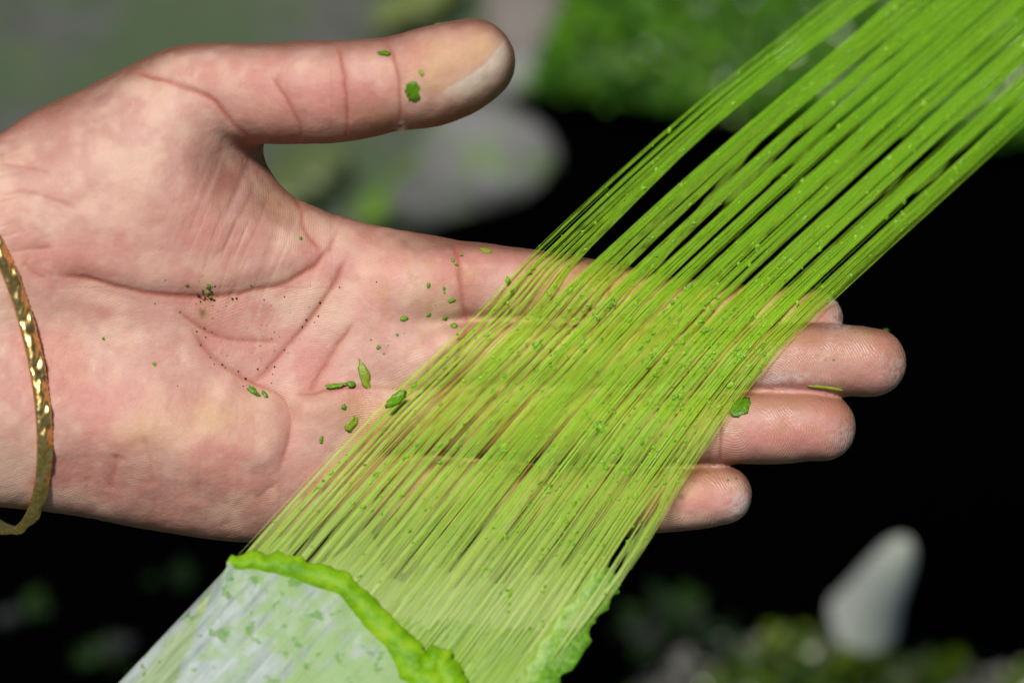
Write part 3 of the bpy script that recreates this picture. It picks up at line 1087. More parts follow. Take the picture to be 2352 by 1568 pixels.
def make_leaf_end():
    # scraped blade, the fibres lying bare on it
    nu, nt = 110, 46
    u = np.linspace(0.035, 0.955, nu)
    f = np.linspace(0, 1, nt)
    Ug = np.repeat(u[:, None], nt, 1)
    tend = 0.78 + 0.22 * vnoise(u * 26, u * 0, seed=401) + 0.22 * vnoise(u * 7, u * 0 + 3, seed=402) - 0.12 * u
    Tg = -0.25 + f[None, :] * (tend[:, None] + 0.25)
    lift = -6 + 6 * (vnoise(Ug * 90, Tg * 2, seed=403) - 0.5) * 1.4 - 95 * (1 - np.clip(Ug / 0.34, 0, 1)) ** 1.5 * sstep(0.85, 0.55, Tg)
    top = sheet_grid(Ug, Tg, lift)
    M = Mat('scraped_blade')
    su, st = M.attr('su', 'Fac'), M.attr('st', 'Fac')
    cv = M.n('CombineXYZ')
    M.l(su, cv.inputs[0])
    M.l(st, cv.inputs[1])
    def mp(sx, sy):
        m = M.n('Mapping')
        m.inputs['Scale'].default_value = (sx, sy, 1)
        M.l(cv.outputs[0], m.inputs[0])
        return m.outputs[0]
    streak = M.noise(1.0, 4, 0.65, mp(0.22, 0.8))
    broad = M.noise(1.0, 3, 0.6, mp(0.030, 1.6))
    c = M.ramp(streak, [(0.32, srgb(84, 128, 24)), (0.48, srgb(150, 184, 66)), (0.68, srgb(196, 212, 140))])
    c = M.mix(M.ramp(broad, [(0.40, 0.0), (0.66, 0.75)]), c, srgb(176, 200, 150))
    spots = M.noise(1.0, 2, 0.5, mp(0.10, 12.0))
    c = M.mix(M.ramp(spots, [(0.62, 0.0), (0.68, 0.8)]), c, srgb(120, 172, 20))
    n = M.bump(streak, 0.8, 0.0003)
    p = M.bsdf(c, 0.38, n, 0.5)
    tr = M.n('BsdfTranslucent')
    M.l(c, tr.inputs['Color'])
    m1 = M.n('MixShader')
    m1.inputs[0].default_value = 0.25
    M.l(p.outputs[0], m1.inputs[1])
    M.l(tr.outputs[0], m1.inputs[2])
    mat = M.finish(m1.outputs[0])
    shell('leaf_blade', top, 7, mat, None, {'su': Ug.ravel() * 600, 'st': Tg.ravel()})
    # green toothed margin along the far side
    na, nb = 12, 150
    t = np.linspace(-0.25, 1.02, nb)
    a = np.linspace(0, 1, na)
    jag = 0.014 * vnoise(t * 34, t * 0, seed=411) + 0.014 * vnoise(t * 9, t * 0 + 1, seed=412)
    jag += 0.022 * sstep(0.30, 0.36, t) * sstep(0.60, 0.36, t)
    u0 = 0.90 + 0.05 * vnoise(t * 14, t * 0 + 7, seed=413)
    u1 = 1.008 + 1.3 * jag - 0.05 * sstep(0.88, 1.02, t)
    Ug = u0[None, :] + (u1 - u0)[None, :] * a[:, None]
    Tg = np.repeat(t[None, :], na, 0)
    lift = 1 - 18 * a[:, None] ** 2 + 4 * (vnoise(Ug * 90, Tg * 22, seed=415) - 0.5)
    top = sheet_grid(Ug, Tg, lift)
    M = Mat('leaf_margin')
    tc = M.obj()
    c = M.ramp(M.noise(900, 4, 0.65, tc), [(0.3, srgb(62, 112, 10)), (0.55, srgb(104, 156, 34)), (0.75, srgb(140, 182, 80))])
    n = M.bump(M.noise(1400, 4, 0.6, tc), 0.5, 0.0002)
    inner = M.math('ADD', M.attr('inner', 'Fac'), M.math('MULTIPLY', M.math('SUBTRACT', M.noise(500, 3, 0.6, tc), 0.5), 0.9))
    c = M.mix(M.ramp(inner, [(0.55, 0.0), (0.95, 0.9)]), c, srgb(150, 184, 70))
    mat_margin = M.finish(M.bsdf(c, 0.42, n, 0.4).outputs[0])
    shell('leaf_margin', top, 3, mat_margin, None, {'inner': np.repeat((1 - a)[:, None], nb, 1).ravel()})
    # waxy skin not yet scraped away
    curl = catmull([(520, 1292), (570, 1284), (640, 1296), (720, 1318), (790, 1352), (850, 1402), (905, 1465), (945, 1522), (985, 1580), (1040, 1660), (1100, 1745)], 10)
    left = np.stack([np.linspace(522, 108, len(curl)), np.linspace(1302, 1742, len(curl))], axis=1)
    nb, na = len(curl), 40
    top = np.empty((na, nb, 3))
    zz = np.array([[sheet_z_app(*(left[j] + (curl[j] - left[j]) * i / (na - 1))) for i in range(0, na, 3)] for j in range(nb)])
    for _ in range(4):
        zz[1:-1] = (zz[:-2] + 2 * zz[1:-1] + zz[2:]) / 4
    for j in range(nb):
        f_ = np.linspace(0, 1, na)
        xy = left[j] + (curl[j] - left[j]) * f_[:, None]
        z = np.interp(f_, np.linspace(0, (na - 1) // 3 * 3 / (na - 1), zz.shape[1]), zz[j]) + 16
        z -= 75 * (1 - np.clip(f_ / 0.42, 0, 1)) ** 2
        z += 5 * (vnoise(xy[:, 0] / 30, xy[:, 1] / 60, seed=421) - 0.5)
        top[:, j] = to3(xy, z)
    M = Mat('waxy_skin')
    tc = M.obj()
    mpn = M.n('Mapping')
    mpr = M.n('Mapping')
    mpr.inputs['Rotation'].default_value = (0, 0, math.radians(-48))
    M.l(tc, mpr.inputs[0])
    mpn.inputs['Scale'].default_value = (60, 700, 100)
    M.l(mpr.outputs[0], mpn.inputs[0])
    streak = M.noise(1.0, 4, 0.65, mpn.outputs[0])
    blot = M.noise(190, 4, 0.62, tc, 0.6)
    c = M.ramp(streak, [(0.32, srgb(126, 144, 132)), (0.6, srgb(176, 186, 182))])
    gx = M.n('SeparateXYZ')
    M.l(tc, gx.inputs[0])
    side = M.math('MULTIPLY', M.math('ADD', gx.outputs[0], 0.052), 6.0)      # scraped thinner towards the curl
    g = M.math('ADD', M.math('ADD', M.math('MULTIPLY', blot, 0.75), M.math('MULTIPLY', streak, 0.35)), side)
    c = M.mix(M.ramp(g, [(0.50, 0.0), (0.66, 0.85)]), c, srgb(132, 168, 84))
    dark = M.noise(330, 3, 0.5, tc)
    c = M.mix(M.ramp(dark, [(0.60, 0.0), (0.66, 0.85)]), c, srgb(88, 140, 30))
    n = M.bump(streak, 0.5, 0.0003)
    n = M.bump(blot, 0.5, 0.0005, n)
    shell('waxy_skin', top, 12, M.finish(M.bsdf(c, 0.5, n, 0.35).outputs[0]))
    # the peel rolled up in front of the scraper
    path = catmull([(528, 1306), (570, 1290), (640, 1300), (715, 1320), (785, 1352), (850, 1405), (905, 1468), (940, 1520), (965, 1558), (1000, 1600), (1030, 1660)], 9)
    rad = np.interp(np.linspace(0, 1, len(path)), [0, 0.06, 0.3, 0.6, 1.0], [14, 30, 38, 46, 54])
    mat_peel = None
    M = Mat('peel')
    tc = M.obj()
    c = M.ramp(M.noise(260, 3, 0.6, tc), [(0.28, srgb(104, 164, 0)), (0.5, srgb(142, 200, 2)), (0.74, srgb(176, 214, 36))])
    n = M.bump(M.noise(700, 4, 0.65, tc), 0.7, 0.0005)
    pb = M.bsdf(c, 0.5, n, 0.4)
    tr = M.n('BsdfTranslucent')
    M.l(c, tr.inputs['Color'])
    m1 = M.n('MixShader')
    m1.inputs[0].default_value = 0.3
    M.l(pb.outputs[0], m1.inputs[1])
    M.l(tr.outputs[0], m1.inputs[2])
    mat_peel = M.finish(m1.outputs[0])
    def roll(path, rad, turn0, turns, lift, name):
        n = len(path)
        tan = np.gradient(path, axis=0)
        tan /= np.hypot(*tan.T)[:, None]
        nor = np.stack([tan[:, 1], -tan[:, 0]], axis=1)      # towards the fibres
        zb = np.array([sheet_z_app(*p) for p in path])
        for _ in range(5):
            zb[1:-1] = (zb[:-2] + 2 * zb[1:-1] + zb[2:]) / 4
        na = 26
        top = np.empty((n, na, 3))
        s = np.arange(n)
        wob = 9 * (vnoise(s * 0.12, s * 0, seed=431) - 0.5)
        rag = 26 * (fbm(s * 0.35, s * 0 + 4, seed=437) - 0.5)
        rag2 = 26 * (fbm(s * 0.30, s * 0 + 9, seed=438) - 0.5)
        for k in range(na):
            g = k / (na - 1)
            off = rad * (-1.25 + 2.0 * g) + wob + rag * g ** 2 + rag2 * (1 - g) ** 2
            prof = math.sin(math.pi * g ** 1.25) ** 0.9 if 0 < g < 1 else 0.0
            hgt = rad * 0.50 * prof * (1 + 0.7 * (vnoise(s * 0.14, s * 0 + 2, seed=433) - 0.5)) + 5 * (vnoise(s * 0.30, s * 0 + g * 3, seed=441) - 0.5)
            xy = path + nor * off[:, None]
            top[:, k] = to3(xy, zb + lift + hgt)
        me_v = top.reshape(-1, 3)
        me = mesh_from(name, me_v * S, grid_faces(n, na))
        o = link(name, me, mat_peel, leaf_root)
        sm = o.modifiers.new('thick', 'SOLIDIFY')
        sm.thickness = 4 * S
        sm.offset = 0
        return o
    roll(path, rad, -math.pi * 0.9, 1.15, 6, 'peel_curl')
    lobe = catmull([(955, 1560), (975, 1535), (1000, 1520), (1022, 1535), (1035, 1575), (1045, 1640)], 9)
    roll(lobe, np.interp(np.linspace(0, 1, len(lobe)), [0, 0.3, 1], [22, 42, 44]), -math.pi * 0.8, 1.0, 4, 'peel_curl')
make_leaf_end()

# ------------------------------------------------------------------ pulp: flecks on the fibres, crumbs on the hand
ICO_V = []
ph_ = (1 + 5 ** 0.5) / 2
for a in (-1, 1):
    for b in (-ph_, ph_):
        ICO_V += [(0, a, b), (a, b, 0), (b, 0, a)]
ICO_V = np.array(ICO_V) / math.hypot(1, ph_)
def hull_faces(vv):
    f = []
    n = len(vv)
    e = min(np.linalg.norm(vv[0] - vv[j]) for j in range(1, n)) * 1.1
    for i in range(n):
        for j in range(i + 1, n):
            for k in range(j + 1, n):
                if max(np.linalg.norm(vv[i] - vv[j]), np.linalg.norm(vv[j] - vv[k]), np.linalg.norm(vv[i] - vv[k])) < e:
                    c = np.cross(vv[j] - vv[i], vv[k] - vv[i])
                    f.append((i, j, k) if c @ vv[i] > 0 else (i, k, j))
    return np.array(f)
ICO_F = hull_faces(ICO_V)
def subdiv(V, F):
    V = [tuple(p) for p in V]
    cache = {}
    def midp(a, b):
        k = (min(a, b), max(a, b))
        if k not in cache:
            m = (np.array(V[a]) + np.array(V[b])) / 2
            V.append(tuple(m / np.linalg.norm(m)))
            cache[k] = len(V) - 1
        return cache[k]
    out = []
    for a, b, c in F:
        x, y, z = midp(a, b), midp(b, c), midp(c, a)
        out += [(a, x, z), (x, b, y), (z, y, c), (x, y, z)]
    return np.array(V), np.array(out)
ICO2_V, ICO2_F = subdiv(ICO_V, ICO_F)
ICO3_V, ICO3_F = subdiv(ICO2_V, ICO2_F)

def pulp_material():
    M = Mat('pulp')
    tc = M.obj()
    c = M.mix(M.noise(1600, 3, 0.6, tc), M.attr('Col'), srgb(140, 186, 20), 'MIX')
    c = M.mix(0.45, c, M.attr('Col'))
    n = M.bump(M.noise(2600, 3, 0.6, tc), 0.6, 0.0002)
    p = M.bsdf(c, 0.25, n, 0.5)
    tr = M.n('BsdfTranslucent')
    M.l(c, tr.inputs['Color'])
    m = M.n('MixShader')
    m.inputs[0].default_value = 0.25
    M.l(p.outputs[0], m.inputs[1])
    M.l(tr.outputs[0], m.inputs[2])
    return M.finish(m.outputs[0])
MAT_PULP = pulp_material()

def lumps(name, spec, parent, base_v=ICO_V, base_f=ICO_F):
    """spec: list of (x, y, z, sx, sy, sz, angle, colour)"""
    Vs, Fs, Cs = [], [], []
    off = 0
    for i, (x, y, z, sx, sy, sz, ang, c) in enumerate(spec):
        v_ = base_v * (0.55 + 0.9 * vnoise(base_v[:, 0] * 1.6 + i * 7.3, base_v[:, 1] * 1.6, base_v[:, 2] * 0.6, seed=i % 50))[:, None]
        v_ = v_ * np.array([sx, sy, sz])
        ca_, sa_ = math.cos(ang), math.sin(ang)
        v_ = np.stack([v_[:, 0] * ca_ - v_[:, 1] * sa_, v_[:, 0] * sa_ + v_[:, 1] * ca_, v_[:, 2]], axis=1) + np.array([x, y, z])
        Vs.append(v_)
        Fs.append(base_f + off)
        Cs.append(np.tile(c, (len(v_), 1)))
        off += len(v_)
    me = mesh_from(name, np.vstack(Vs) * S, np.vstack(Fs))
    add_color(me, np.vstack(Cs))
    o = link(name, me, MAT_PULP, parent)
    o['kind'] = 'stuff'
    return o

GREENS = [srgb(140, 204, 8), srgb(126, 192, 8), srgb(96, 166, 10), srgb(168, 220, 16), srgb(134, 200, 10)]
spec = []
FW = [float(q[2].mean()) for q in STRANDS]
for k_ in range(1500):
    xy, z, w = random.choices(STRANDS, FW)[0]
    j = random.randrange(2, len(xy) - 1)
    f_ = random.random()
    p_xy = xy[j - 1] * (1 - f_) + xy[j] * f_
    p_z = z[j - 1] * (1 - f_) + z[j] * f_
    big = random.random()
    r_ = random.uniform(1.4, 3.4) if big < 0.80 else random.uniform(3.4, 5.5) if big < 0.992 else random.uniform(6, 9)
    q = to3(p_xy + np.array([random.uniform(-4, 4), random.uniform(-4, 4)]), np.array(p_z + 1.5))
    spec.append((q[0], q[1], q[2], r_ * random.uniform(0.9, 1.7), r_ * random.uniform(0.7, 1.1), 0.5 + r_ * 0.12, math.radians(45) + random.uniform(-0.6, 0.6), random.choice(GREENS)))
    if r_ > 4.5:
        for _ in range(1):
            a_ = random.uniform(0, 6.28)
            spec.append((q[0] + r_ * math.cos(a_), q[1] + r_ * math.sin(a_), q[2], r_ * 0.8, r_ * 0.55, 0.5 + r_ * 0.12, a_, random.choice(GREENS[:4])))
lumps('pulp_flecks', spec, leaf_root, ICO2_V, ICO2_F)

def surface_frame(px_, py_, on_sheet=False):
    if on_sheet:
        z = sheet_inv(px_, py_)[2] + 5
        return to3(np.array([px_, py_], float), np.array(z)), Vector((0, 0, 1))
    z = float(hand_z_app(np.array([px_]), np.array([py_]))[0])
    k = 1 - z / DCAM
    x, y = (px_ - 1176) * k, (784 - py_) * k
    e = 6.0
    gx = float(hand_z(np.array([x + e]), np.array([y]))[0] - hand_z(np.array([x - e]), np.array([y]))[0]) / (2 * e)
    gy = float(hand_z(np.array([x]), np.array([y + e]))[0] - hand_z(np.array([x]), np.array([y - e]))[0]) / (2 * e)
    gx, gy = max(-1.5, min(1.5, gx)), max(-1.5, min(1.5, gy))
    return np.array([x, y, z]), Vector((-gx, -gy, 1)).normalized()

def crumb(px_, py_, length, width, ang, color, label, group=None, on_sheet=False, curl=0.0, name='pulp_crumb', cat='crumb'):
    pos, nrm = surface_frame(px_, py_, on_sheet)
    v_ = ICO3_V.copy() if length > 14 else ICO2_V.copy()
    seed_ = int(px_ * 7 + py_)
    nn = vnoise(v_[:, 0] * 1.9 + seed_, v_[:, 1] * 1.9, v_[:, 2] * 1.9, seed=seed_ % 1000)
    n5 = vnoise(v_[:, 0] * 4.5 + seed_, v_[:, 1] * 4.5, v_[:, 2] * 4.5, seed=seed_ % 777)
    v_ = v_ * (0.40 + 0.85 * nn + 0.45 * n5)[:, None]
    h = min(width, 12) * 0.30
    v_ = v_ * np.array([length / 2, width / 2, h])
    v_[:, 2] += curl * (v_[:, 0] / (length / 2)) ** 2 * length * 0.2
    me = mesh_from(name, v_ * S, ICO3_F if length > 14 else ICO2_F)
    cc = np.array(color)[None, :] * (0.75 + 0.5 * vnoise(v_[:, 0] / 5, v_[:, 1] / 5, seed=9))[:, None]
    add_color(me, cc)
    rot = nrm.to_track_quat('Z', 'Y').to_matrix().to_4x4() @ Matrix.Rotation(-math.radians(ang), 4, 'Z')
    mw = FRAME @ Matrix.Translation(Vector((pos * S).tolist()) + nrm * (h * 0.15 * S)) @ rot
    o = link(name, me, MAT_PULP, None, mw)
    tag(o, label, cat, group)
    return o

G_, D_, Y_, K_ = srgb(116, 172, 28), srgb(84, 142, 24), srgb(164, 178, 60), srgb(66, 54, 34)
crumb(948, 211, 46, 30, 70, D_, 'largest green leaf crumb stuck to the pad of the thumb')
crumb(882, 123, 30, 13, 45, D_, 'slim dark green crumb beside the joint crease of the thumb')
crumb(1008, 62, 17, 13, 30, G_, 'small green crumb on the upper edge of the thumb end')
crumb(968, 168, 15, 9, -25, Y_, 'faint olive crumb just above the largest thumb crumb')
crumb(838, 860, 66, 20, -22, Y_, 'long olive green shred of pulp lying flat on the palm', cat='shred', name='leaf_shred')
crumb(770, 887, 42, 11, -5, G_, 'curled green sliver resting in the palm fold', cat='shred', name='leaf_shred', curl=0.9)
crumb(806, 882, 18, 14, 0, D_, 'dark green crumb between the curled sliver and the long shred')
crumb(582, 898, 28, 13, 8, D_, 'dark green crumb lodged in the fold of the heel pad')
crumb(608, 905, 18, 9, 30, D_, 'smaller crumb beside the dark crumb in the heel pad fold')
crumb(1115, 576, 30, 14, 20, Y_, 'olive smear of pulp on the base of the index finger')
crumb(908, 916, 56, 22, -38, G_, 'large folded flake of pulp caught on the outermost fibre', on_sheet=True, cat='flake', name='pulp_flake')
crumb(1700, 934, 48, 34, -40, D_, 'wet dark green clump at the fibre edge over the ring finger', on_sheet=False, cat='clump', name='pulp_clump')
crumb(1896, 890, 82, 9, 8, Y_, 'thin green sliver lying between the middle and ring fingertips', cat='shred', name='leaf_shred')
crumb(806, 975, 34, 20, 20, Y_, 'ragged olive scrap beside the fibre edge below the palm', cat='shred', name='leaf_shred')
crumb(790, 935, 12, 11, 0, D_, 'round dark crumb on the pad below the little finger')
crumb(738, 1010, 16, 8, -10, G_, 'thin crescent crumb on the pad below the little finger')
small = [(928, 732, 17, 13, 30), (985, 723, 10, 14, 80), (1022, 730, 12, 18, 85), (1042, 748, 18, 14, 20), (870, 797, 12, 10, 10), (912, 768, 12, 8, 30), (929, 766, 9, 6, 0),
         (985, 655, 8, 12, 85), (1038, 690, 18, 9, 0), (1020, 663, 7, 9, 0), (1021, 672, 6, 8, 0), (1048, 607, 8, 6, 0), (1040, 597, 9, 7, 60), (852, 780, 6, 5, 0), (896, 783, 6, 4, 0),
         (893, 792, 7, 5, 0), (938, 755, 6, 4, 30), (882, 812, 6, 5, 0), (830, 862, 6, 5, 0), (430, 655, 8, 6, 20), (481, 658, 8, 7, 0), (476, 672, 9, 6, 0), (483, 682, 7, 5, 0),
         (355, 836, 10, 8, 0), (238, 778, 8, 6, 0), (690, 547, 7, 7, 0), (1060, 585, 7, 6, 0), (1000, 700, 5, 6, 0), (975, 745, 6, 5, 0), (955, 790, 6, 5, 0)]
for (x_, y_, l_, w_, a_) in small:
    if x_ < 300:
        lb, gr = 'lone tiny green fleck on the heel of the palm near the bangle', None
    elif x_ < 400:
        lb, gr = 'lone tiny green fleck in the middle of the heel of the palm', None
    elif x_ < 500:
        lb, gr = 'tiny green crumb by the long crease around the thumb ball', 'crumbs by the long crease'
    elif x_ < 700:
        lb, gr = 'lone green fleck on the wrinkled edge of the thumb ball', None
    elif y_ < 612:
        lb, gr = 'tiny green crumb on the base crease of the index finger', 'crumbs on the index base crease'
    elif y_ < 705:
        lb, gr = 'small green crumb on the pad under the index finger', 'crumbs under the index finger'
    elif l_ >= 12 or w_ >= 14:
        lb, gr = 'larger green crumb on the palm beside the outermost fibre', 'larger crumbs beside the fibres'
    else:
        lb, gr = 'tiny green speck among the larger crumbs beside the fibres', 'tiny specks beside the fibres'
    crumb(x_, y_, l_, w_, a_, random.choice((G_, D_, G_)), lb, gr)
for (x_, y_, l_) in [(1963, 763, 8), (1991, 766, 9), (2035, 761, 9), (1915, 826, 6), (1895, 826, 5), (1930, 757, 5)]:
    crumb(x_, y_, l_, l_ * 0.8, 20, G_, 'tiny green crumb on the middle fingertip', 'crumbs on the middle fingertip')
for (x_, y_, l_) in [(1690, 1098, 7), (1672, 1102, 6), (1640, 1066, 6), (1625, 1085, 5)]:
    crumb(x_, y_, l_, l_ * 0.8, 20, D_, 'tiny dark crumb on the little fingertip', 'crumbs on the little fingertip')

# fine dark grit on the palm
def make_grit():
    r = np.random.default_rng(21)
    sp_ = []
    while len(sp_) < 150:
        if r.random() < 0.3:
            a_, b_ = r.normal(470, 14), r.normal(690, 34)
        elif r.random() < 0.25:
            a_, b_ = r.uniform(350, 1000), r.uniform(600, 900)
        else:
            a_, b_ = r.normal(580, 110), r.normal(770, 75)
        if b_ > 890 or a_ > 900:
            continue
        p_, _n = surface_frame(a_, b_)
        q_ = r.uniform(1.0, 2.6)
        c_ = [srgb(40, 36, 32), srgb(70, 52, 38), srgb(60, 58, 60)][r.integers(3)]
        sp_.append((p_[0], p_[1], p_[2] - 3.0, q_ * 1.2, q_, 1.8, r.uniform(0, 3), c_))
    o = lumps('grit', sp_, None)
    o.matrix_world = FRAME.copy()
    o.data.materials.clear()
    M = Mat('grit')
    o.data.materials.append(M.finish(M.bsdf(M.attr('Col'), 0.8, None, 0.2).outputs[0]))
    o['label'] = 'fine dark grit sprinkled in the hollow of the palm'
    o['category'] = 'grit'
make_grit()

# ------------------------------------------------------------------ what lies below and behind, far out of focus
def ruled(top, bot, n, m):
    """grid between two drawn outlines laid on the ground"""
    def res(p):
        p = catmull(p, 8)
        s = np.concatenate([[0], np.cumsum(np.hypot(*(p[1:] - p[:-1]).T))])
        q = np.linspace(0, s[-1], n)
        return np.stack([np.interp(q, s, p[:, 0]), np.interp(q, s, p[:, 1])], axis=1)
    a, b = res(top), res(bot)
    f = np.linspace(0, 1, m)[None, :, None]
    return a[:, None, :] * (1 - f) + b[:, None, :] * f
def to_ground(g, zw):
    out = np.empty(g.shape[:2] + (3,))
    for i in range(g.shape[0]):
        for j in range(g.shape[1]):
            p = ground_at(g[i, j, 0], g[i, j, 1], zw)
            out[i, j] = (p.x, p.y, p.z)
    return out

def ground_mat():
    M = Mat('ground')
    tc = M.obj()
    n1 = M.noise(16, 4, 0.6, tc)
    n2 = M.noise(60, 4, 0.65, tc)
    c = M.ramp(n2, [(0.3, srgb(66, 66, 64)), (0.7, srgb(94, 94, 90))])
    c = M.mix(M.ramp(n1, [(0.40, 0.0), (0.56, 0.85)]), c, srgb(70, 88, 58))
    n3 = M.noise(26, 3, 0.6, tc)
    c = M.mix(M.ramp(n3, [(0.6, 0.0), (0.72, 0.6)]), c, srgb(78, 96, 46))
    n = M.bump(n2, 0.8, 0.004)
    return M.finish(M.bsdf(c, 0.85, n, 0.3).outputs[0])
gv = np.linspace(-4, 4, 161)
gx_, gy_ = np.meshgrid(gv, gv, indexing='ij')
cl = np.exp(-(gx_ ** 2 + gy_ ** 2) / 1.0)
gz_ = 0.01 * (fbm(gx_ * 3, gy_ * 3, seed=501) - 0.5) - 0.004
g_o = link('ground', mesh_from('ground', np.stack([gx_, gy_, gz_], -1).reshape(-1, 3), grid_faces(161, 161)), ground_mat())
g_o['kind'] = 'structure'

# black cloth spread under the hand
def make_cloth():
    top = [(-500, 1190), (100, 1120), (600, 900), (900, 600), (1060, 520), (1180, 480), (1262, 400), (1262, 340), (1215, 285), (1190, 225), (1500, 250), (1900, 310), (2352, 385), (2900, 470)]
    bot = [(-500, 2300), (200, 2250), (900, 2000), (1300, 1750), (1420, 1600), (1500, 1520), (1580, 1468), (1680, 1440), (1800, 1436), (1950, 1455), (2100, 1480), (2250, 1510), (2500, 1560), (2900, 1640)]
    g = ruled(top, bot, 130, 60)
    w = to_ground(g, 0.010)
    x, y = w[..., 0], w[..., 1]
    w[..., 2] += 0.010 * fbm(x * 22, y * 40, seed=511) + 0.004 * fbm(x * 90, y * 60, seed=512)
    me = mesh_from('black_cloth', w.reshape(-1, 3), grid_faces(130, 60))
    M = Mat('black_cloth')
    p = M.bsdf((0.0005, 0.0005, 0.0006), 1.0, M.bump(M.noise(1200, 2, 0.5, M.obj()), 0.3, 0.0003), 0.0)
    o = link('black_cloth', me, M.finish(p.outputs[0]))
    sm = o.modifiers.new('thick', 'SOLIDIFY')
    sm.thickness = 0.0025
    tag(o, 'matte black cloth spread on the ground under the hand', 'cloth')
make_cloth()

def scraps(name, pts, size, parent, mats, flat=0.25, seed=1):
    """many small leaf scraps as one mesh: pts (n, 3) world positions"""
    r = np.random.default_rng(seed)
    Vs, Fs, Cs, off = [], [], [], 0
    for p in pts:
        l_ = size * r.uniform(0.5, 1.5)
        w_ = l_ * r.uniform(0.3, 0.7)
        v_ = np.array([[-l_, 0, 0], [-l_ * 0.3, -w_, w_ * 0.3], [l_ * 0.5, -w_ * 0.8, 0], [l_, 0, w_ * 0.4], [l_ * 0.4, w_, 0], [-l_ * 0.4, w_ * 0.9, w_ * 0.3], [0, 0, w_ * 0.7], [0, 0, -w_ * 0.3]])
        R_ = np.array(Matrix.Rotation(r.uniform(0, 6.28), 3, 'Z') @ Matrix.Rotation(r.normal(0, 0.5), 3, 'X') @ Matrix.Rotation(r.normal(0, 0.4), 3, 'Y'))
        Vs.append(v_ @ R_.T + p)
        Fs.append(np.array([(i, (i + 1) % 6, 6) for i in range(6)] + [((i + 1) % 6, i, 7) for i in range(6)]) + off)
        c = mats[r.integers(len(mats))] * r.uniform(0.7, 1.2)
        Cs.append(np.tile(c, (8, 1)))
        off += 8
    me = mesh_from(name, np.vstack(Vs), np.vstack(Fs), smooth=False)
    add_color(me, np.vstack(Cs))
    o = link(name, me, MAT_SCRAP, parent)
    o['kind'] = 'stuff'
    return o
M_ = Mat('wet_scraps')
MAT_SCRAP = M_.finish(M_.bsdf(M_.attr('Col'), 0.22, None, 0.5).outputs[0])

# heap of wet green pulp
def make_heap():
    top = [(1335, -60), (1400, -160), (1700, -230), (2200, -230), (2900, -230)]
    bot = [(1206, 196), (1300, 202), (1500, 220), (1900, 262), (2352, 300), (2900, 350)]
    g = ruled(top, bot, 120, 50)
    w = to_ground(g, 0.036)
    e = np.linspace(0, 1, 50)[None, :]
    f = np.linspace(0, 1, 120)[:, None]
    rim = np.clip(np.minimum(np.minimum(e, 1 - e) * 12, np.minimum(f, 1 - f) * 18), 0, 1)
    x, y = w[..., 0], w[..., 1]
    w[..., 2] = 0.030 + (0.006 + 0.020 * (fbm(x * 50, y * 50, seed=521) - 0.2)) * np.sqrt(rim)
    root = link('pulp_heap', None)
    root.location = tuple(w.mean(axis=(0, 1)) * np.array([1, 1, 0]))
    M = Mat('heap')
    tc = M.obj()
    c = M.ramp(M.noise(120, 4, 0.65, tc), [(0.3, srgb(16, 44, 2)), (0.5, srgb(52, 98, 3)), (0.7, srgb(92, 142, 10))])
    mat = M.finish(M.bsdf(c, 0.3, M.bump(M.noise(260, 4, 0.65, tc), 0.9, 0.003), 0.5).outputs[0])
    off = np.array(root.location)
    g2 = w.copy()
    g2[..., 2] = 0.029
    M2 = Mat('dark_crate')
    mat2 = M2.finish(M2.bsdf((0.0008, 0.0008, 0.0008), 1.0, None, 0.0).outputs[0])
    lo_ = g2.copy()
    lo_[..., 2] = 0.0
    rimi = list(range(50)) + [i * 50 + 49 for i in range(1, 120)] + [119 * 50 + j for j in range(48, -1, -1)] + [i * 50 for i in range(118, 0, -1)]
    rimi = np.array(rimi)
    nx2 = np.roll(rimi, -1)
    vv = np.vstack([g2.reshape(-1, 3), lo_.reshape(-1, 3)]) - off
    link('crate', mesh_from('crate', vv, np.vstack([grid_faces(120, 50), np.stack([rimi, rimi + 6000, nx2 + 6000, nx2], axis=1)]), smooth=False), mat2, root)
    link('heap_body', mesh_from('heap_body', w.reshape(-1, 3) - off, grid_faces(120, 50)), mat, root)
    idx = np.random.default_rng(3).integers(0, 120 * 50, 2600)
    pts = w.reshape(-1, 3)[idx] + np.random.default_rng(4).normal(0, 0.0012, (2600, 3)) - off + np.array([0, 0, 0.0015])
    scraps('leaf_scraps', pts, 0.0034, root, [srgb(44, 92, 3), srgb(70, 122, 5), srgb(18, 50, 3), srgb(92, 134, 16)], seed=5)
    tag(root, 'heap of wet chopped green pulp beyond the black cloth', 'heap')
make_heap()

